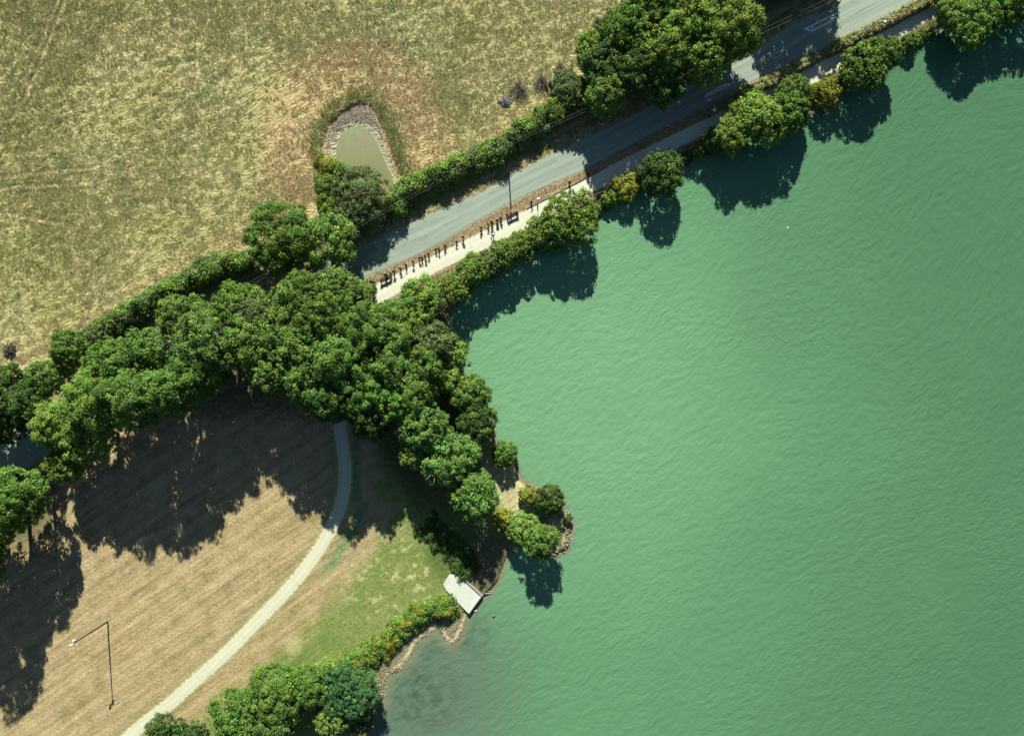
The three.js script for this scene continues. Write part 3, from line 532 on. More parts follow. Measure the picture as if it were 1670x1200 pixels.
hedge('bramble_hedge', [[1310, 168], [1380, 128], [1460, 84], [1520, 52]], 16, 0.9, ['O', 'L', 'D'], 'low scrub on the bank between the olive trees at upper right', 'scrub', 4006, { puff: 0.4, leaf: 0.2 });
hedge('bramble_hedge', [[740, 486], [790, 446], [845, 414]], 18, 1.0, ['L', 'O'], 'low scrub on the bank at the shaded western bay', 'scrub', 4007, { puff: 0.4, leaf: 0.2 });
hedge('bramble_hedge', [[1100, 268], [1150, 246], [1210, 222]], 16, 1.0, ['D', 'O'], 'dark scrub on the shaded bank below the wall', 'scrub', 4008, { puff: 0.4, leaf: 0.2 });

// ---------------------------------------------------------------- grass that nobody could count
function tuftGeo(blades, w, h, seed) {
  const r = rngOf(seed), p = [];
  for (let i = 0; i < blades; i++) { const a = r() * 7, b = a + 1.57, ox = (r() - 0.5) * w * 0.7, oz = (r() - 0.5) * w * 0.7, L = w * (0.35 + 0.5 * r()), hh = h * (0.5 + 0.6 * r()), t = 0.07 * w + 0.05 * r() * w; p.push(ox - Math.cos(b) * t, -0.03, oz - Math.sin(b) * t, ox + Math.cos(a) * L, hh, oz + Math.sin(a) * L, ox + Math.cos(b) * t, -0.03, oz + Math.sin(b) * t); }
  const g = new THREE.BufferGeometry(); g.setAttribute('position', new THREE.Float32BufferAttribute(p, 3)); g.computeVertexNormals(); return g;
}
const grassMat = new THREE.MeshStandardMaterial({ color: 0xffffff, roughness: 0.95, side: THREE.DoubleSide });
function scatter(name, geo, spots, label, category) {
  const o = new THREE.InstancedMesh(geo, grassMat, spots.length), m = new THREE.Matrix4(), q = new THREE.Quaternion(), up = new THREE.Vector3(0, 1, 0), c = new THREE.Color();
  spots.forEach((s, i) => { m.compose(new THREE.Vector3(s[0], s[1], s[2]), q.setFromAxisAngle(up, s[3]), new THREE.Vector3(s[4], s[5], s[4])); o.setMatrixAt(i, m); o.setColorAt(i, c.setRGB(...s[6])); });
  o.name = numbered(name); shade(o); scene.add(o); tag(o, label, category, null, 'stuff'); return o;
}
{
  const r = rngOf(9), A = [], B = [], P = [], V = [];
  const free = (px, py) => dRoad(px, py) > 0.25 && dProm(px, py) > 0.25 && dTrack(px, py) > 1.45 && dLake(px, py) > 1 && dPond(px, py) > 0.1;
  for (let i = 0; i < 420000 && A.length < 110000; i++) {
    const px = -60 + r() * 1180, py = -60 + r() * 700, up = laneN(px, py); if (up < 0 || !free(px, py)) continue;
    const x = X(px), z = Z(py), a = 0.42, n = fbm((x * Math.cos(a) - z * Math.sin(a)) * 0.5, (x * Math.sin(a) + z * Math.cos(a)) * 1.1, 3); if (r() > 0.4 + 1.0 * n + 0.5 * fbm(x * 0.06 + 4, z * 0.06, 2)) continue;
    const c = landColour(px, py), k = 0.9 + 0.2 * r(); A.push([x, ground(x, z), z, r() * 7, 0.45 + 0.75 * r(), 0.7 + 1.4 * r() * r(), c.map(v => v * k)]);
  }
  for (let i = 0; i < 200000 && B.length < 60000; i++) {
    const px = -60 + r() * 900, py = 660 + r() * 620; if (laneN(px, py) > -30 || !free(px, py)) continue;
    const x = X(px), z = Z(py), c = landColour(px, py), k = 0.8 + 0.4 * r(); B.push([x, ground(x, z), z, r() * 7, 0.35 + 0.5 * r(), 0.25 + 0.4 * r(), c.map(v => v * k)]);
  }
  for (let i = 0; i < 40000 && P.length < 1500; i++) {
    const px = 500 + r() * 180, py = 130 + r() * 210, d = dPond(px, py), lee = py < 300 ? 1 : 0.3; if (d < 0.15 || d > 2.8 || r() > lee * smooth(3, 0.3, d) * (0.5 + 0.9 * noise(px * 0.08, py * 0.08))) continue;
    const x = X(px), z = Z(py), c = mix3(C.olive, TONE.L, r() * 0.9).map(v => v * (0.7 + 0.6 * r())); P.push([x, ground(x, z), z, r() * 7, 0.6 + 0.5 * r(), 0.7 + 1.4 * r() * r(), c]);
  }
  for (let i = 0; i < 60000 && V.length < 9000; i++) {
    const px = 560 + r() * 960, py = -20 + r() * 520, d = dRoad(px, py), e = dProm(px, py); if (d < 0.15 || e < 0.12 || dLake(px, py) < 0.6 || Math.min(d, e) > 2.4) continue;
    const x = X(px), z = Z(py), c = landColour(px, py), k = 0.7 + 0.6 * r(); V.push([x, ground(x, z), z, r() * 7, 0.4 + 0.5 * r(), 0.5 + 0.8 * r(), c.map(v => v * k)]);
  }
  scatter('field_grass', tuftGeo(9, 0.42, 0.17, 1), A, 'tussocky dry hay grass covering the large upper field', 'grass');
  scatter('meadow_grass', tuftGeo(7, 0.4, 0.16, 2), B, 'short mown tan grass covering the lower meadow and lawn', 'grass');
  scatter('rushes', tuftGeo(9, 0.4, 0.28, 3), P, 'dark rushes and tall grass around the pond rim', 'rushes');
  scatter('verge_grass', tuftGeo(7, 0.4, 0.2, 4), V, 'dry brown grass on the verge between road and path', 'grass');
}

// ---------------------------------------------------------------- stones
function stoneGeo(seed, flat = 0.6) { const g = new THREE.IcosahedronGeometry(0.5, 1), p = g.attributes.position; for (let i = 0; i < p.count; i++) { const x = p.getX(i), y = p.getY(i), z = p.getZ(i), k = 1 + 0.5 * noise(x * 2.2 + seed, y * 2.2 + z * 1.7); p.setXYZ(i, x * k, y * k * flat, z * k); } g.computeVertexNormals(); return g; }
const stoneMat = (() => { const t = paint(256, 256, (u, v) => { const k = 0.75 + 0.4 * fbm(u * 9, v * 9, 4); return [k, k, k]; }, true, THREE.MirroredRepeatWrapping); return new THREE.MeshStandardMaterial({ map: t, roughness: 0.95 }); })();
function stones(name, spots, seed, label, category, parent) {
  const o = new THREE.InstancedMesh(stoneGeo(seed), stoneMat, spots.length), m = new THREE.Matrix4(), q = new THREE.Quaternion(), e = new THREE.Euler(), c = new THREE.Color();
  spots.forEach((s, i) => { m.compose(new THREE.Vector3(s[0], s[1], s[2]), q.setFromEuler(e.set(s[3] * 0.3, s[3], s[3] * 0.2)), new THREE.Vector3(s[4], s[4] * (s[6] ?? 1), s[4] * 0.8)); o.setMatrixAt(i, m); o.setColorAt(i, c.setRGB(...s[5])); });
  shade(o); o.userData.kind = 'stuff'; if (parent) { o.name = name; parent.add(o); } else { o.name = numbered(name); scene.add(o); tag(o, label, category); } return o;
}
{
  const x_ = v => v * 0.07, r = rngOf(31), P = [], Q = [], R = [];
  for (let i = 0; i < 60000 && P.length < 3200; i++) { const px = 515 + r() * 145, py = 155 + r() * 185, d = dPond(px, py), w = dPondWater(px, py); if (d > -0.5 || w < 0.7 || r() > smooth(0.6, 2.2, w + 0.8 * noise(x_(px), x_(py)))) continue; const x = X(px), z = Z(py), k = 0.5 + 0.9 * r(); P.push([x, ground(x, z) + 0.02, z, r() * 7, 0.09 + 0.24 * r() * r() * r(), r() < 0.22 ? [0.24 * k, 0.22 * k, 0.22 * k] : r() < 0.25 ? [0.42 * k, 0.29 * k, 0.18 * k] : [0.56 * k, 0.5 * k, 0.38 * k]]); }
  stones('pond_stones', P, 3, 'ring of loose stones on the dried shore of the small pond', 'stones');
  for (let i = 0; i < 40000 && Q.length < 900; i++) { const px = 860 + r() * 90, py = 780 + r() * 140, d = dLake(px, py); if (d < -0.4 || d > 2.2 || r() > smooth(2.2, 0.2, d)) continue; const x = X(px), z = Z(py), k = 0.6 + 0.8 * r(); Q.push([x, ground(x, z) + 0.05, z, r() * 7, 0.15 + 0.6 * r() * r() * r(), [0.40 * k, 0.36 * k, 0.25 * k]]); }
  stones('shore_stones', Q, 6, 'pale rocks around the outer tip of the point', 'rocks');
  for (let i = 0; i < 60000 && R.length < 1500; i++) { const px = 585 + r() * 190, py = 985 + r() * 240, d = dLake(px, py); if (d < -0.3 || d > 1.6 || r() > (py > 1090 ? 1 : 0.18)) continue; const x = X(px), z = Z(py), k = 0.55 + 0.8 * r(); R.push([x, ground(x, z) + 0.03, z, r() * 7, 0.1 + 0.5 * r() * r() * r(), [0.38 * k, 0.33 * k, 0.22 * k]]); }
  stones('shore_stones', R, 9, 'stony shore of the shallow cove at the bottom', 'rocks');
}

// ---------------------------------------------------------------- concrete platform
const concrete = (() => { const t = paint(512, 512, (u, v) => { const x = u * 8, y = v * 8, k = (0.92 + 0.16 * fbm(x * 0.7, y * 0.7, 4) + 0.08 * fbm(x * 5, y * 5, 2)) * (Math.abs(x - 4) < 0.03 || Math.abs(y - 4.5) < 0.03 ? 0.7 : 1); return [0.55 * k, 0.585 * k, 0.50 * k]; }, true, THREE.MirroredRepeatWrapping); t.repeat.set(0.12, 0.12); return new THREE.MeshStandardMaterial({ map: t, roughness: 0.9 }); })();
const darkConcrete = mat([0.16, 0.165, 0.15], 0.9);
{
  const g = thing('concrete_platform', X(755), Z(970), 'pale concrete slipway platform at the corner of the lawn and the cove', 'platform', null, 0);
  const c = [[733, 937], [743, 937.5], [755, 942], [787, 971], [765, 1001], [728, 962], [723, 953]].map(p => [X(p[0]) - g.position.x, Z(p[1]) - g.position.z]);
  const sh = new THREE.Shape(c.map(p => new THREE.Vector2(p[0], -p[1]))), e = new THREE.ExtrudeGeometry(sh, { depth: 1.5, bevelEnabled: true, bevelSize: 0.03, bevelThickness: 0.03, bevelSegments: 1 });
  e.rotateX(-Math.PI / 2); e.translate(0, -1.36, 0);
  part('slab', e, concrete, g);
  const kerb = (a, b, w, h, name, m) => { const d = Math.hypot(b[0] - a[0], b[1] - a[1]), k = new THREE.BoxGeometry(d, h, w); k.rotateY(-Math.atan2(b[1] - a[1], b[0] - a[0])); k.translate((a[0] + b[0]) / 2, 0.17 + h / 2, (a[1] + b[1]) / 2); part(name, k, m, g); };
  const off = (p, q, t) => [lerp(p[0], q[0], t), lerp(p[1], q[1], t)], cen = [0, 0];
  kerb(off(c[2], cen, 0.04), off(c[3], cen, 0.05), 0.2, 0.14, 'kerb', darkConcrete);
  kerb(off(c[3], cen, 0.075), off(c[4], cen, 0.06), 0.16, 0.10, 'kerb', concrete);
  const lad = []; for (let i = 0; i < 2; i++) { const t = new THREE.CylinderGeometry(0.04, 0.04, 1.6, 6); t.rotateZ(Math.PI / 2 - 0.25); t.translate(c[3][0] + 0.75, -0.25, c[3][1] - 0.55 + i * 0.3); lad.push(t); } for (let i = 0; i < 4; i++) { const t = new THREE.CylinderGeometry(0.03, 0.03, 0.3, 6); t.rotateX(Math.PI / 2); t.translate(c[3][0] + 0.3 + i * 0.35, -0.14 - i * 0.09, c[3][1] - 0.4); lad.push(t); }
  part('ladder', mergeGeometries(lad), mat([0.5, 0.52, 0.52], 0.5, { metalness: 0.5 }), g);
  [[775, 998, 0.55, 'pale rock in the water just off the platform corner'], [805, 1006, 0.6, 'brown rock breaking the water out from the platform']].forEach(([px, py, s, label], i) => { const q = stoneGeo(40 + i, 0.5); q.scale(s, s, s * 0.6); const o = solo('rock', q, mat(i ? [0.16, 0.15, 0.11] : [0.5, 0.46, 0.36], 0.9), label, 'rock'); o.position.set(X(px), WATER_Y + 0.05, Z(py)); o.rotation.y = 0.6; });
}

// ---------------------------------------------------------------- wall along the promenade
{
  const topMat = mat([0.20, 0.17, 0.12], 0.95);
  const wall = (A, label, seed) => {
    const r = rngOf(seed), pts = curve(A, 40), g = thing('stone_wall', X(A[0][0]), Z(A[0][1]), label, 'wall', null, 0), pos = [], idx = [], S1 = [], lv = new Leaves(seed);
    const prof = [[-0.72, -0.2], [-0.66, 0.75], [-0.5, 1.3], [0, 1.42], [0.5, 1.38], [0.62, 0.9], [0.68, -0.2]];
    pts.forEach((p, i) => { const q = pts[Math.min(40, i + 1)], o = pts[Math.max(0, i - 1)], l = Math.hypot(q[0] - o[0], q[1] - o[1]), nx = -(q[1] - o[1]) / l, nz = (q[0] - o[0]) / l; prof.forEach(([d, y], j) => pos.push(X(p[0]) + nx * d - g.position.x, y + (y > 0.3 ? 0.12 * noise(i * 0.7, j) : 0), Z(p[1]) + nz * d - g.position.z)); if (i < 40) for (let j = 0; j < 6; j++) { const k = i * 7 + j; idx.push(k, k + 7, k + 1, k + 1, k + 7, k + 8); } });
    for (const e of [0, 40]) for (let j = 1; j < 6; j++) idx.push(e * 7, e * 7 + j, e * 7 + j + 1);
    const bg = new THREE.BufferGeometry(); bg.setAttribute('position', new THREE.Float32BufferAttribute(pos, 3)); bg.setIndex(idx); bg.computeVertexNormals(); part('core', bg, new THREE.MeshStandardMaterial({ color: topMat.color, roughness: 0.95, side: THREE.DoubleSide }), g);
    let len = 0; for (let i = 1; i < pts.length; i++) len += Math.hypot(pts[i][0] - pts[i - 1][0], pts[i][1] - pts[i - 1][1]) * S;
    const place = (t, d) => { const k = Math.min(39, Math.floor(t * 40)), a = pts[k], b = pts[k + 1], l = Math.hypot(b[0] - a[0], b[1] - a[1]), f = t * 40 - k; return [X(lerp(a[0], b[0], f)) - (b[1] - a[1]) / l * d - g.position.x, Z(lerp(a[1], b[1], f)) + (b[0] - a[0]) / l * d - g.position.z]; };
    for (let i = 0; i < len * 26; i++) { const top = r() < 0.6, d = top ? (r() - 0.5) * 1.15 : (r() < 0.5 ? -0.68 : 0.66), y = top ? 1.38 - Math.abs(d) * 0.2 : r() * 1.2, [x, z] = place(r(), d), k = 0.6 + 0.7 * r(); S1.push([x, y, z, r() * 7, 0.22 + 0.3 * r(), [0.30 * k, 0.27 * k, 0.2 * k]]); }
    stones('wall_stones', S1, seed, null, null, g);
    for (let i = 0; i < len * 13; i++) { const d = (r() - 0.5) * 1.5, [x, z] = place(r(), d), y = Math.abs(d) > 0.62 ? r() * 1.3 : 1.42; lv.puff(x, y, z, 0.2 + 0.16 * r(), [0, 1, 0], r() < 0.45 ? [0.33, 0.34, 0.13] : r() < 0.5 ? TONE.L : [0.34, 0.31, 0.17], 0.16, 0.8); }
    part('ivy', lv.build(), leafMat, g);
  };
  wall([[1186, 169], [1240, 141], [1290, 115], [1329, 95]], 'ivy topped stone wall west of the path gap, partly in tree shade', 61);
  wall([[1346, 86], [1400, 60], [1460, 29], [1540, -12], [1660, -74]], 'sunlit ivy topped stone wall running from the path gap to the top edge', 62);
}

// ---------------------------------------------------------------- furniture
const wood = (() => { const t = paint(256, 64, (u, v) => { const k = 0.75 + 0.35 * fbm(u * 4, v * 22, 3); return [0.16 * k, 0.115 * k, 0.08 * k]; }, true, THREE.MirroredRepeatWrapping); return new THREE.MeshStandardMaterial({ map: t, roughness: 0.85 }); })();
const greyWood = mat([0.22, 0.19, 0.15], 0.9), darkMetal = mat([0.028, 0.028, 0.03], 0.5, { metalness: 0.4 }), paleMetal = mat([0.62, 0.64, 0.66], 0.4, { metalness: 0.2 });
const box = (w, h, d, x = 0, y = 0, z = 0) => { const g = new THREE.BoxGeometry(w, h, d); g.translate(x, y, z); return g; };
{ // post and rail fence on the lake side of the path
  const L = [[616, 512], [630, 500], [666, 477], [737, 439], [782, 418], [802, 409], [873, 371], [951, 328], [1005, 303], [1100, 251], [1200, 204], [1325, 151], [1368, 120], [1466, 68], [1533, 31], [1600, -6]];
  const n = 58, p = curve(L, n), g = thing('rail_fence', X(p[0][0]), Z(p[0][1]), 'weathered post and rail fence between the footpath and the lake shrubs', 'fence', null, 0), r = rngOf(5);
  const postG = new THREE.CylinderGeometry(0.06, 0.075, 1.5, 7); postG.translate(0, 0.45, 0);
  for (let i = 0; i <= n; i++) {
    const x = X(p[i][0]) - g.position.x, z = Z(p[i][1]) - g.position.z, o = part('post', postG, wood, g); o.position.set(x, 0, z); o.rotation.set((r() - 0.5) * 0.05, r() * 6, (r() - 0.5) * 0.05);
    if (i < n) for (const y of [0.45, 0.98]) { const x2 = X(p[i + 1][0]) - g.position.x, z2 = Z(p[i + 1][1]) - g.position.z, l = Math.hypot(x2 - x, z2 - z), b = part('rail', box(l + 0.1, 0.11, 0.06), wood, g); b.position.set((x + x2) / 2, y + (r() - 0.5) * 0.04, (z + z2) / 2 + 0.09); b.rotation.set(0, -Math.atan2(z2 - z, x2 - x), (r() - 0.5) * 0.02); }
  }
}
{ // added boards standing in for the line of shade between verge and path
  const L = [[858, 341], [905, 317], [957, 289], [975, 279.5]], n = 5, p = curve(L, n), g = thing('shade_line_edging', X(p[0][0]), Z(p[0][1]), 'added low boards standing in for the shade line along the dry verge of the footpath', 'edging', null, 0);
  for (let i = 0; i < n; i++) { const a = p[i], b = p[i + 1], l = Math.hypot(b[0] - a[0], b[1] - a[1]) * S, o = part('board', box(l - 0.02, 0.2, 0.05), greyWood, g); o.position.set(X((a[0] + b[0]) / 2) - g.position.x, 0.02, Z((a[1] + b[1]) / 2) - g.position.z); o.rotation.y = -Math.atan2(b[1] - a[1], b[0] - a[0]); }
}
const oldWood = mat([0.055, 0.045, 0.045], 0.85);
function bench(px, py, label) {
  const g = thing('park_bench', X(px), Z(py), label, 'bench', 'benches on the footpath', 0.02);
  const leg = mergeGeometries([box(0.09, 0.44, 0.09, 0, 0.22, 0.2), box(0.09, 0.86, 0.09, 0, 0.43, -0.22), box(0.09, 0.07, 0.55, 0, 0.4, 0), box(0.1, 0.05, 0.5, 0, 0.64, 0)]);
  for (const s of [-0.8, 0.8]) part('end_frame', leg, oldWood, g).position.x = s;
  const slat = box(1.8, 0.035, 0.1);
  for (let i = 0; i < 4; i++) part('seat_slat', slat, oldWood, g).position.set(0, 0.455, -0.15 + i * 0.125);
  for (let i = 0; i < 3; i++) { const o = part('back_slat', slat, oldWood, g); o.position.set(0, 0.58 + i * 0.13, -0.25 - i * 0.02); o.rotation.x = Math.PI / 2 - 0.15; }
  g.rotation.y = 0.45; return g;
}
bench(837, 352.5, 'wooden bench by the dark litter bin and red bushes near the lamp');
bench(629, 456.5, 'wooden bench at the western end of the footpath among rose bushes');
{ // litter bin
  const g = thing('litter_bin', X(811), Z(362), 'small dark litter bin on the verge left of the eastern bench', 'bin', null, 0);
  const b = new THREE.LatheGeometry([[0.001, 0], [0.2, 0], [0.22, 0.1], [0.24, 0.75], [0.25, 0.78], [0.22, 0.78], [0.21, 0.7], [0.001, 0.66]].map(p => new THREE.Vector2(...p)), 14); part('body', b, darkMetal, g);
  const l = new THREE.TorusGeometry(0.235, 0.02, 6, 16); l.rotateX(Math.PI / 2); l.translate(0, 0.79, 0); part('rim', l, darkMetal, g);
}
function lamp(px, py, h, label) {
  const g = thing('globe_lamp', ...at(px, py, h), label, 'street lamp', 'globe lamps along the footpath', 0);
  const pg = mergeGeometries([tube([[0, 0, 0], [0, h * 0.5, 0], [0, h - 0.3, 0]], 0.055, 0.04, 8), new THREE.CylinderGeometry(0.1, 0.13, 0.6, 10).translate(0, 0.3, 0)]);
  part('pole', pg, darkMetal, g);
  part('collar', new THREE.CylinderGeometry(0.12, 0.06, 0.12, 10).translate(0, h - 0.28, 0), darkMetal, g);
  part('globe', new THREE.SphereGeometry(0.27, 20, 14).translate(0, h, 0), new THREE.MeshPhysicalMaterial({ color: new THREE.Color(0.66, 0.7, 0.68), roughness: 0.22 }), g);
  part('cap', new THREE.SphereGeometry(0.1, 10, 6, 0, 7, 0, 1.5).translate(0, h + 0.2, 0), paleMetal, g);
}
lamp(590, 470, 3.3, 'white globe lamp half under the oak at the western path end');
lamp(878, 325, 3.6, 'white globe lamp standing in the sun beside the large bank tree');
lamp(1165.5, 179, 3.3, 'globe lamp in deep shade below the white road box');
lamp(1444, 36, 3.3, 'globe lamp against the sunlit wall near the top right');
{ // telephone pole and wires
  const [x, z] = [X(828), Z(253)], h = 5.6, g = thing('telephone_pole', x, z, 'wooden telephone pole rising from the hedge by the road', 'utility pole', null, 0);
  part('pole', tube([[0, -0.3, 0], [0, h * 0.5, 0], [0, h, 0]], 0.13, 0.1, 9), mat([0.30, 0.29, 0.27], 0.85), g);
  part('crossarm', box(0.09, 0.09, 0.7, 0, h - 0.3, 0.0), wood, g);
  for (const s of [-0.28, 0.28]) part('insulator', new THREE.LatheGeometry([[0.001, 0], [0.05, 0.01], [0.06, 0.06], [0.03, 0.09], [0.04, 0.13], [0.001, 0.15]].map(p => new THREE.Vector2(...p)), 10).translate(0, h - 0.25, s), paleMetal, g);
  const wire = (a, b, sag, label) => { const pts = []; for (let i = 0; i <= 14; i++) { const t = i / 14; pts.push(new THREE.Vector3(lerp(a[0], b[0], t), lerp(a[1], b[1], t) - sag * 4 * t * (1 - t), lerp(a[2], b[2], t))); } solo('overhead_wire', new THREE.TubeGeometry(new THREE.CatmullRomCurve3(pts), 60, 0.010, 5, false), mat([0.16, 0.165, 0.16], 0.6), label, 'wire', null, 'telephone wires'); };
  const [ex, ez] = at(1420, -30, 7), [wx, wz] = at(-120, 740, 7);
  wire([x, h - 0.12, z - 0.2], [ex, 7.2, ez - 0.3], 0.5, 'northern of two thin wires from the pole to the top right');
  wire([x, h - 0.12, z + 0.2], [ex, 7.0, ez + 0.3], 0.6, 'southern of two thin wires from the pole to the top right');
  wire([x, h - 0.12, z - 0.2], [wx, 7.2, wz - 0.3], 0.9, 'northern of two thin wires from the pole along the hedges to the left');
  wire([x, h - 0.12, z + 0.2], [wx, 7.0, wz + 0.3], 1.0, 'southern of two thin wires from the pole along the hedges to the left');
}
{ // floodlight pole in the meadow
  const [x, z] = [X(175), Z(1014)], h = 8.4, g = thing('floodlight_pole', x, z, 'tall dark pole with two floodlights in the tan meadow', 'light pole', null, 0);
  part('pole', tube([[0, -0.3, 0], [0, h * 0.5, 0], [0.0, h, 0]], 0.13, 0.075, 9), darkMetal, g);
  part('crossarm', box(0.09, 0.09, 1.0, 0, h - 0.05, 0).rotateY(-0.6), darkMetal, g);
  const head = mergeGeometries([new THREE.CylinderGeometry(0.2, 0.12, 0.34, 12), new THREE.SphereGeometry(0.2, 12, 8, 0, 7, 0, 1.57).translate(0, 0.17, 0)]);
  for (const s of [-1, 1]) { const f = part('floodlight', head, mat([0.6, 0.66, 0.7], 0.35), g); f.position.set(Math.sin(-0.6) * 0.38 * s - 0.15, h + 0.1, 0.38 * s * 0.85); f.rotation.set(0.2 * s, 0, 0.5); }
}
{ // wooden barrier at the field entrance
  const g = thing('wooden_barrier', X(1366), Z(8), 'short wooden barrier with posts where the road meets the top edge', 'barrier', null, 0);
  const d = [-0.92, 0.40];
  for (const t of [0, 0.35, 1.5, 3.0]) { const o = part('post', box(0.14, 1.25, 0.14, 0, 0.6, 0), wood, g); o.position.set(d[0] * t, 0, d[1] * t); o.rotation.y = 0.4; }
  for (const y of [0.5, 0.95]) { const o = part('rail', box(3.1, 0.12, 0.06), wood, g); o.position.set(d[0] * 1.5, y, d[1] * 1.5 + 0.1); o.rotation.y = 0.41; }
}
{ // road markings
  const white = mat([0.82, 0.84, 0.8], 0.8), Y = 0.040;
  const strip = (pts, w, y = Y) => { const out = []; for (let i = 0; i + 1 < pts.length; i++) { const [a, b] = [pts[i], pts[i + 1]], l = Math.hypot(b[0] - a[0], b[1] - a[1]), nx = -(b[1] - a[1]) / l * w / 2, ny = (b[0] - a[0]) / l * w / 2, q = [[a[0] + nx, a[1] + ny], [b[0] + nx, b[1] + ny], [b[0] - nx, b[1] - ny], [a[0] - nx, a[1] - ny]].map(p => [X(p[0]), y, Z(p[1])]); const g = new THREE.BufferGeometry(); g.setAttribute('position', new THREE.Float32BufferAttribute([...q[0], ...q[1], ...q[2], ...q[0], ...q[2], ...q[3]], 3)); g.computeVertexNormals(); if (g.attributes.normal.getY(0) < 0) g.setAttribute('position', new THREE.Float32BufferAttribute([...q[0], ...q[2], ...q[1], ...q[0], ...q[3], ...q[2]], 3)); g.computeVertexNormals(); out.push(g); } return mergeGeometries(out); };
  const m2 = (o) => { o.castShadow = false; return o; };
  const boxOf = (P, w) => { const c = [(P[0][0] + P[2][0]) / 2, (P[0][1] + P[2][1]) / 2], s = P.map(p => [p[0], p[1]]), o = new THREE.Shape(s.map(p => new THREE.Vector2(X(p[0]), -Z(p[1])))); const inn = P.map((p, i) => { const a = P[(i + 3) % 4], b = P[(i + 1) % 4], u = [a[0] - p[0], a[1] - p[1]], v = [b[0] - p[0], b[1] - p[1]], lu = Math.hypot(...u), lv = Math.hypot(...v), sn = Math.abs(u[0] * v[1] - u[1] * v[0]) / lu / lv, k = w / sn; return [p[0] + (u[0] / lu + v[0] / lv) * k, p[1] + (u[1] / lu + v[1] / lv) * k]; }); o.holes.push(new THREE.Path(inn.map(p => new THREE.Vector2(X(p[0]), -Z(p[1]))).reverse())); const g = new THREE.ShapeGeometry(o); g.rotateX(-Math.PI / 2); g.translate(0, Y, 0); return g; };
  m2(solo('road_marking', boxOf([[1310, 47.5], [1325, 51.5], [1359.5, 34], [1364, 21]], 2.3), white, 'white painted slanted box on the road, the brighter one near the top edge', 'road marking', 'structure'));
  m2(solo('road_marking', boxOf([[1149, 160], [1152, 153], [1186, 135], [1193.5, 138]], 1.7), white, 'white painted slanted box on the shaded road above the lamp', 'road marking', 'structure'));
  const arrow = (px, py, dx, dy, label) => { const l = Math.hypot(dx, dy); dx /= l; dy /= l; const P = [[-4.4, 0.9], [-0.5, 0.9], [-0.5, 2.6], [3.6, 0], [-0.5, -2.6], [-0.5, -0.9], [-4.4, -0.9]].map(([a, b]) => new THREE.Vector2(X(px + dx * a - dy * b), -Z(py + dy * a + dx * b))); const g = new THREE.ShapeGeometry(new THREE.Shape(P)); g.rotateX(-Math.PI / 2); g.translate(0, Y, 0); if (g.attributes.normal.getY(0) < 0) g.scale(1, 1, 1); m2(solo('road_arrow', g, new THREE.MeshStandardMaterial({ color: white.color, roughness: 0.8, side: THREE.DoubleSide }), label, 'road arrow', 'structure')); };
  arrow(1356, 18, 1, -0.5, 'small white arrow on the road above the brighter box');
  arrow(1156, 163, -1, 0.5, 'small white arrow on the shaded road below the darker box');
  m2(solo('road_marking', strip([[1323, 47.5], [1327, 42.5]], 1.3, 0.041), white, 'short white dash inside the brighter slanted box', 'road marking', 'structure'));
  m2(solo('road_marking', strip([[1182.5, 141], [1184, 138.5]], 1.8, 0.041), white, 'short white dash inside the shaded slanted box', 'road marking', 'structure'));
}
// ---------------------------------------------------------------- red rose bushes on the verge, saplings
const ROSES = [[607, 461, 9, 'K'], [594, 459, 2.5, 'K'], [628, 448.5, 5, 'K'], [636, 445.5, 3.5, 'R'], [641.5, 442.5, 3.5, 'K'], [652, 437, 3, 'R'], [661.5, 431.5, 2.4, 'K'], [672.5, 426.5, 3, 'R'], [683, 421, 2.6, 'R'], [687, 419.5, 2.6, 'R'], [692.5, 417.5, 3, 'R'], [698, 414, 2.6, 'K'], [710, 406, 1.8, 'R'], [715, 406, 2.4, 'R'], [725, 400.5, 3, 'R'], [744, 393.5, 1.8, 'K'], [754.5, 386, 3.6, 'R'], [784, 370.5, 3.6, 'Y'], [796, 365.5, 3, 'R'], [802, 362.5, 4.2, 'R'], [816.5, 355, 3.4, 'R'], [826.5, 349.5, 2.6, 'R'], [833, 347.5, 2, 'K'], [843, 346.5, 2, 'R'], [867, 329, 3, 'R'], [929.5, 297, 3.8, 'R'], [959.5, 282, 3, 'R']];
const ORD = ['first', 'second', 'third', 'fourth', 'fifth', 'sixth', 'seventh', 'eighth', 'ninth', 'tenth', 'eleventh', 'twelfth', 'thirteenth', 'fourteenth', 'fifteenth', 'sixteenth', 'seventeenth', 'eighteenth', 'nineteenth', 'twentieth', 'twenty-first', 'twenty-second', 'twenty-third', 'twenty-fourth', 'twenty-fifth', 'twenty-sixth', 'last'];
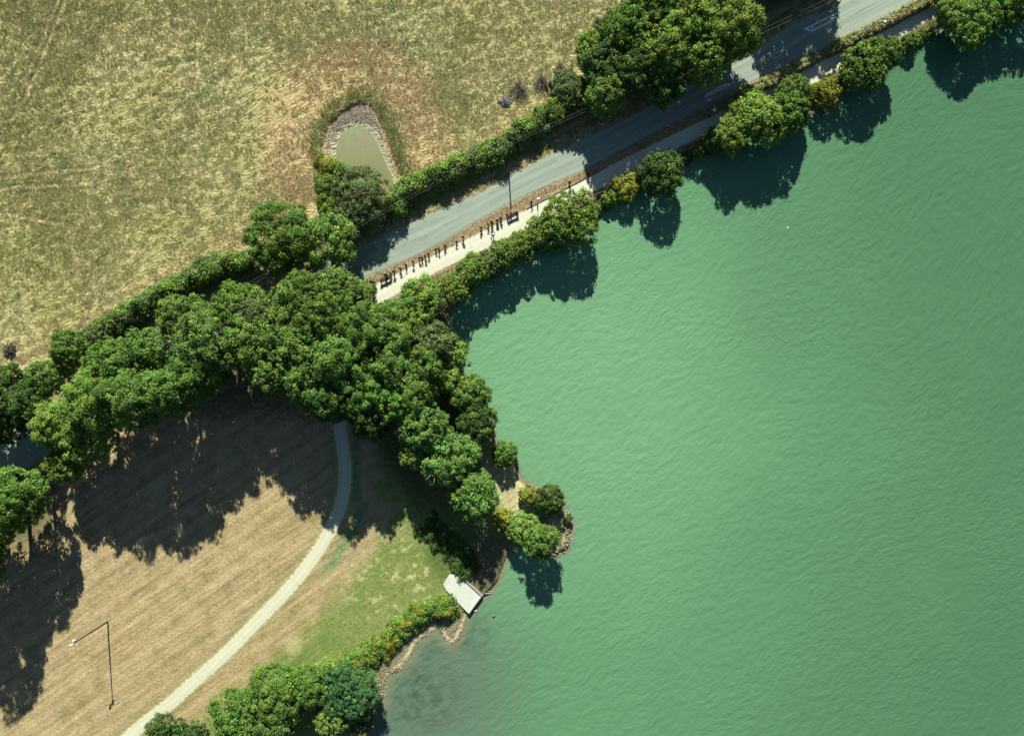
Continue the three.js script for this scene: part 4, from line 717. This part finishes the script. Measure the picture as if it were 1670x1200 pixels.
ROSES.forEach(([px, py, rp, tone], i) => {
  const h = rp > 7 ? 0.9 : 0.62 + rp * 0.12, R = rp * S * 0.72, [x, z] = at(px, py, h * 0.8), L = new Leaves(7000 + i), r = L.r;
  const col = { K: 'dark', R: 'reddish', Y: 'yellow green' }[tone], g = thing('rose_bush', x, z, `${rp > 3.3 ? 'bushy' : 'slim'} ${col} rose bush, ${ORD[i]} from the west along the verge`, 'rose bush', 'rose bushes on the road verge');
  const n = Math.round(9 + rp * rp * 0.9);
  for (let k = 0; k < n; k++) { const a = r() * 7, q = R * Math.sqrt(r()) * 0.8; const v = r(); L.puff(Math.cos(a) * q * (0.4 + 0.6 * v), h * (0.1 + 0.9 * v), Math.sin(a) * q * 0.7 * (0.4 + 0.6 * v), 0.08 + 0.05 * r(), [0, 1, 0], mix3(TONE.K, TONE[tone], clamp(v * 1.2 - 0.1) * (0.5 + 0.5 * r())), 0.12, 0.7); }
  part('foliage', L.build(), leafMat, g);
  const st = []; for (let k = 0; k < (rp > 3 ? 4 : 2); k++) st.push(tube([[(r() - 0.5) * 0.06, -0.1, (r() - 0.5) * 0.06], [(r() - 0.5) * R, h * 0.4, (r() - 0.5) * R], [(r() - 0.5) * R, h * 0.8, (r() - 0.5) * R]], 0.035, 0.02, 5));
  part('stems', mergeGeometries(st), barkMat, g);
});
function deadShrub(px, py, R, h, label, seed, col) {
  const g = thing('dead_shrub', X(px), Z(py), label, 'dead shrub'), r = rngOf(seed), parts = [];
  for (let i = 0; i < 170; i++) { const a = r() * 7, q = R * Math.sqrt(r()), y = h * (0.5 + 0.6 * r()) * (1 - 0.4 * q / R); parts.push(tube([[Math.cos(a) * q * 0.2, 0, Math.sin(a) * q * 0.2], [Math.cos(a) * q * 0.55, y * 0.7, Math.sin(a) * q * 0.55], [Math.cos(a) * q + (r() - 0.5) * 0.5, y, Math.sin(a) * q + (r() - 0.5) * 0.5]], 0.035, 0.012, 3)); }
  part('twigs', mergeGeometries(parts), mat(col, 0.95), g);
}
deadShrub(846, 145, 1.9, 1.4, 'grey leafless shrub in the field corner, the left one of three', 51, [0.19, 0.19, 0.15]);
deadShrub(884, 133, 1.8, 1.4, 'grey leafless shrub in the field corner, the middle one of three', 52, [0.22, 0.2, 0.18]);
deadShrub(914, 112, 1.4, 1.1, 'grey leafless shrub close to the top wood, the right one of three', 53, [0.22, 0.2, 0.16]);
function pile(px, py, R, h, label, seed, cols) {
  const g = thing('brush_pile', X(px), Z(py), label, 'brush pile'), r = rngOf(seed);
  cols.forEach((c, k) => { const parts = []; for (let i = 0; i < 34; i++) { const a = r() * 7, q = R * Math.sqrt(r()) * 0.8, b = r() * 3.14, l = 0.4 + 0.8 * r(), y = 0.05 + h * (1 - q / R) * r(); parts.push(tube([[Math.cos(a) * q - Math.cos(b) * l / 2, y, Math.sin(a) * q - Math.sin(b) * l / 2], [Math.cos(a) * q, y + 0.1 * r(), Math.sin(a) * q], [Math.cos(a) * q + Math.cos(b) * l / 2, y + 0.2 * r(), Math.sin(a) * q + Math.sin(b) * l / 2]], 0.06 + 0.05 * r(), 0.03, 5)); } part('branches', mergeGeometries(parts), mat(c, 0.95), g); });
}
pile(16, 571, 1.2, 0.9, 'dark brown brush pile in the dry field corner at the left edge', 71, [[0.05, 0.04, 0.035], [0.09, 0.075, 0.06]]);
pile(823, 166, 0.9, 0.5, 'small grey heap of branches in the field near the leafless shrubs', 72, [[0.07, 0.065, 0.075], [0.2, 0.19, 0.2]]);
{ // leaning stake on the path
  const g = thing('leaning_stake', X(804.3), Z(391), 'thin dark leaning stake in front of the walker at the path edge', 'stake', null, 0);
  part('shaft', tube([[0, 0, 0], [0.14, 0.5, -0.45], [0.27, 1.0, -0.95]], 0.05, 0.045, 7), mat([0.04, 0.04, 0.06], 0.7), g);
  part('top', new THREE.SphereGeometry(0.09, 10, 8).scale(0.8, 1.5, 1).translate(0.28, 1.05, -0.98), mat([0.10, 0.10, 0.25], 0.6), g);
}

// ---------------------------------------------------------------- the walker on the path
function fieldMesh(bones, c, half, res, k = 0.03) {
  const mc = new MarchingCubes(res, new THREE.MeshBasicMaterial(), false, false, 200000); mc.isolation = 0; mc.reset();
  for (let z = 0; z < res; z++) for (let y = 0; y < res; y++) for (let x = 0; x < res; x++) {
    const p = [c[0] + ((x / res) * 2 - 1) * half, c[1] + ((y / res) * 2 - 1) * half, c[2] + ((z / res) * 2 - 1) * half]; let s = 0;
    for (const [a, b, ra, rb] of bones) { const d = [b[0] - a[0], b[1] - a[1], b[2] - a[2]], t = clamp(((p[0] - a[0]) * d[0] + (p[1] - a[1]) * d[1] + (p[2] - a[2]) * d[2]) / (d[0] * d[0] + d[1] * d[1] + d[2] * d[2] + 1e-9)); s += Math.exp(-(Math.hypot(p[0] - a[0] - t * d[0], p[1] - a[1] - t * d[1], p[2] - a[2] - t * d[2]) - lerp(ra, rb, t)) / k); }
    mc.field[z * res * res + y * res + x] = Math.min(50, k * Math.log(s + 1e-30) * 10);
  }
  mc.update();
  const n = mc.count, g = new THREE.BufferGeometry(), pos = new Float32Array(n * 3);
  for (let i = 0; i < n; i++) for (let q = 0; q < 3; q++) pos[i * 3 + q] = c[q] + mc.positionArray[i * 3 + q] * half;
  g.setAttribute('position', new THREE.BufferAttribute(pos, 3)); g.setAttribute('normal', new THREE.BufferAttribute(mc.normalArray.slice(0, n * 3), 3)); return g;
}
{
  const g = thing('person', X(803), Z(385.5), 'person in a dark purple top and white cap walking on the pale footpath', 'person', null, 0.03);
  const skin = mat([0.42, 0.27, 0.2], 0.6), shirt = mat([0.07, 0.05, 0.14], 0.85), jeans = mat([0.035, 0.038, 0.075], 0.9), hair = mat([0.05, 0.035, 0.025], 0.7), shoe = mat([0.06, 0.05, 0.05], 0.7);
  // facing +x, left side at -z; left leg and right arm forward
  const hip = 0.92, hands = [[0.24, 0.80, 0.26], [-0.18, 0.80, -0.26]];
  const body = [[[0, 1.43, 0], [0.02, 1.56, 0], 0.055, 0.052], [[0.03, 1.60, 0], [0.045, 1.66, 0], 0.088, 0.095], [[0.06, 1.57, 0], [0.085, 1.56, 0], 0.05, 0.035], [[0.115, 1.62, 0], [0.135, 1.595, 0], 0.012, 0.016], [[0.03, 1.60, 0.092], [0.02, 1.64, 0.098], 0.013, 0.015], [[0.03, 1.60, -0.092], [0.02, 1.64, -0.098], 0.013, 0.015], [[0.0, 1.02, 0], [0, 1.40, 0], 0.11, 0.12], [[0, 1.38, -0.15], [0, 1.38, 0.15], 0.055, 0.055]];
  const arms = [[[0, 1.38, 0.18], [0.02, 1.10, 0.235], 0.046, 0.038], [[0.02, 1.10, 0.235], hands[0], 0.037, 0.026], [[0, 1.38, -0.18], [-0.06, 1.10, -0.235], 0.046, 0.038], [[-0.06, 1.10, -0.235], hands[1], 0.037, 0.026]];
  const legs = [[[0, hip, -0.09], [0.19, 0.50, -0.1], 0.082, 0.058], [[0.19, 0.50, -0.1], [0.26, 0.09, -0.1], 0.056, 0.04], [[0, hip, 0.09], [-0.08, 0.50, 0.1], 0.082, 0.058], [[-0.08, 0.50, 0.1], [-0.30, 0.12, 0.1], 0.056, 0.04], [[0, hip, -0.06], [0, hip + 0.08, 0.06], 0.12, 0.12]];
  const bodyG = [fieldMesh([...body, ...arms, ...legs.map(b => [b[0], b[1], b[2] - 0.012, b[3] - 0.012])], [0, 0.86, 0], 0.95, 96, 0.018)];
  hands.forEach((h, i) => { const s = i ? -1 : 1, F = [[[h[0], h[1], h[2]], [h[0] + 0.01, h[1] - 0.08, h[2]], 0.03, 0.034]]; [[-0.03, 0.065], [-0.01, 0.075], [0.012, 0.072], [0.032, 0.056]].forEach(([o, l]) => F.push([[h[0] + o, h[1] - 0.085, h[2]], [h[0] + o, h[1] - 0.085 - l * 0.55, h[2] - 0.004 * s], 0.009, 0.0085], [[h[0] + o, h[1] - 0.085 - l * 0.55, h[2] - 0.004 * s], [h[0] + o, h[1] - 0.085 - l, h[2] - 0.02 * s], 0.0085, 0.007])); F.push([[h[0] + 0.025, h[1] - 0.03, h[2]], [h[0] + 0.055, h[1] - 0.06, h[2] - 0.01 * s], 0.012, 0.01], [[h[0] + 0.055, h[1] - 0.06, h[2] - 0.01 * s], [h[0] + 0.06, h[1] - 0.09, h[2] - 0.018 * s], 0.0095, 0.008]); bodyG.push(fieldMesh(F, [h[0], h[1] - 0.07, h[2]], 0.12, 64, 0.004)); });
  part('body', mergeGeometries(bodyG), skin, g);
  part('shirt', fieldMesh([[[0, 1.0, 0], [0, 1.40, 0], 0.135, 0.135], [[0, 1.385, -0.16], [0, 1.385, 0.16], 0.07, 0.07], [[0, 1.385, 0.18], [0.015, 1.18, 0.222], 0.062, 0.056], [[0, 1.385, -0.18], [-0.045, 1.18, -0.222], 0.062, 0.056]], [0, 1.15, 0], 0.45, 72, 0.018), shirt, g);
  part('trousers', fieldMesh(legs.map(b => [b[0], b[1], b[2] + 0.008, b[3] + 0.014]), [0, 0.55, 0], 0.62, 80, 0.018), jeans, g);
  part('hair', fieldMesh([[[0.015, 1.66, 0], [0.035, 1.70, 0], 0.1, 0.085], [[-0.04, 1.62, 0], [-0.03, 1.55, 0], 0.06, 0.045]], [0, 1.64, 0], 0.2, 48, 0.02), hair, g);
  { const cap = mergeGeometries([new THREE.SphereGeometry(0.125, 16, 8, 0, Math.PI * 2, 0, 1.6).scale(1, 0.8, 0.95), new THREE.CylinderGeometry(0.11, 0.115, 0.02, 14, 1, false, 0.3, 2.5).translate(0.09, 0.0, 0)]); cap.translate(0.03, 1.70, 0); part('cap', cap, mat([0.78, 0.78, 0.78], 0.8), g); }
  for (const [x, y, z, t] of [[0.30, 0.045, -0.1, 0.05], [-0.29, 0.07, 0.1, -0.35]]) { const s = new THREE.CapsuleGeometry(0.048, 0.16, 4, 10); s.rotateZ(Math.PI / 2 + t); s.scale(1, 0.85, 1); s.translate(x, y, z); part('shoe', s, shoe, g); }
  g.rotation.y = 0.5;
}


renderer.render(scene, camera);
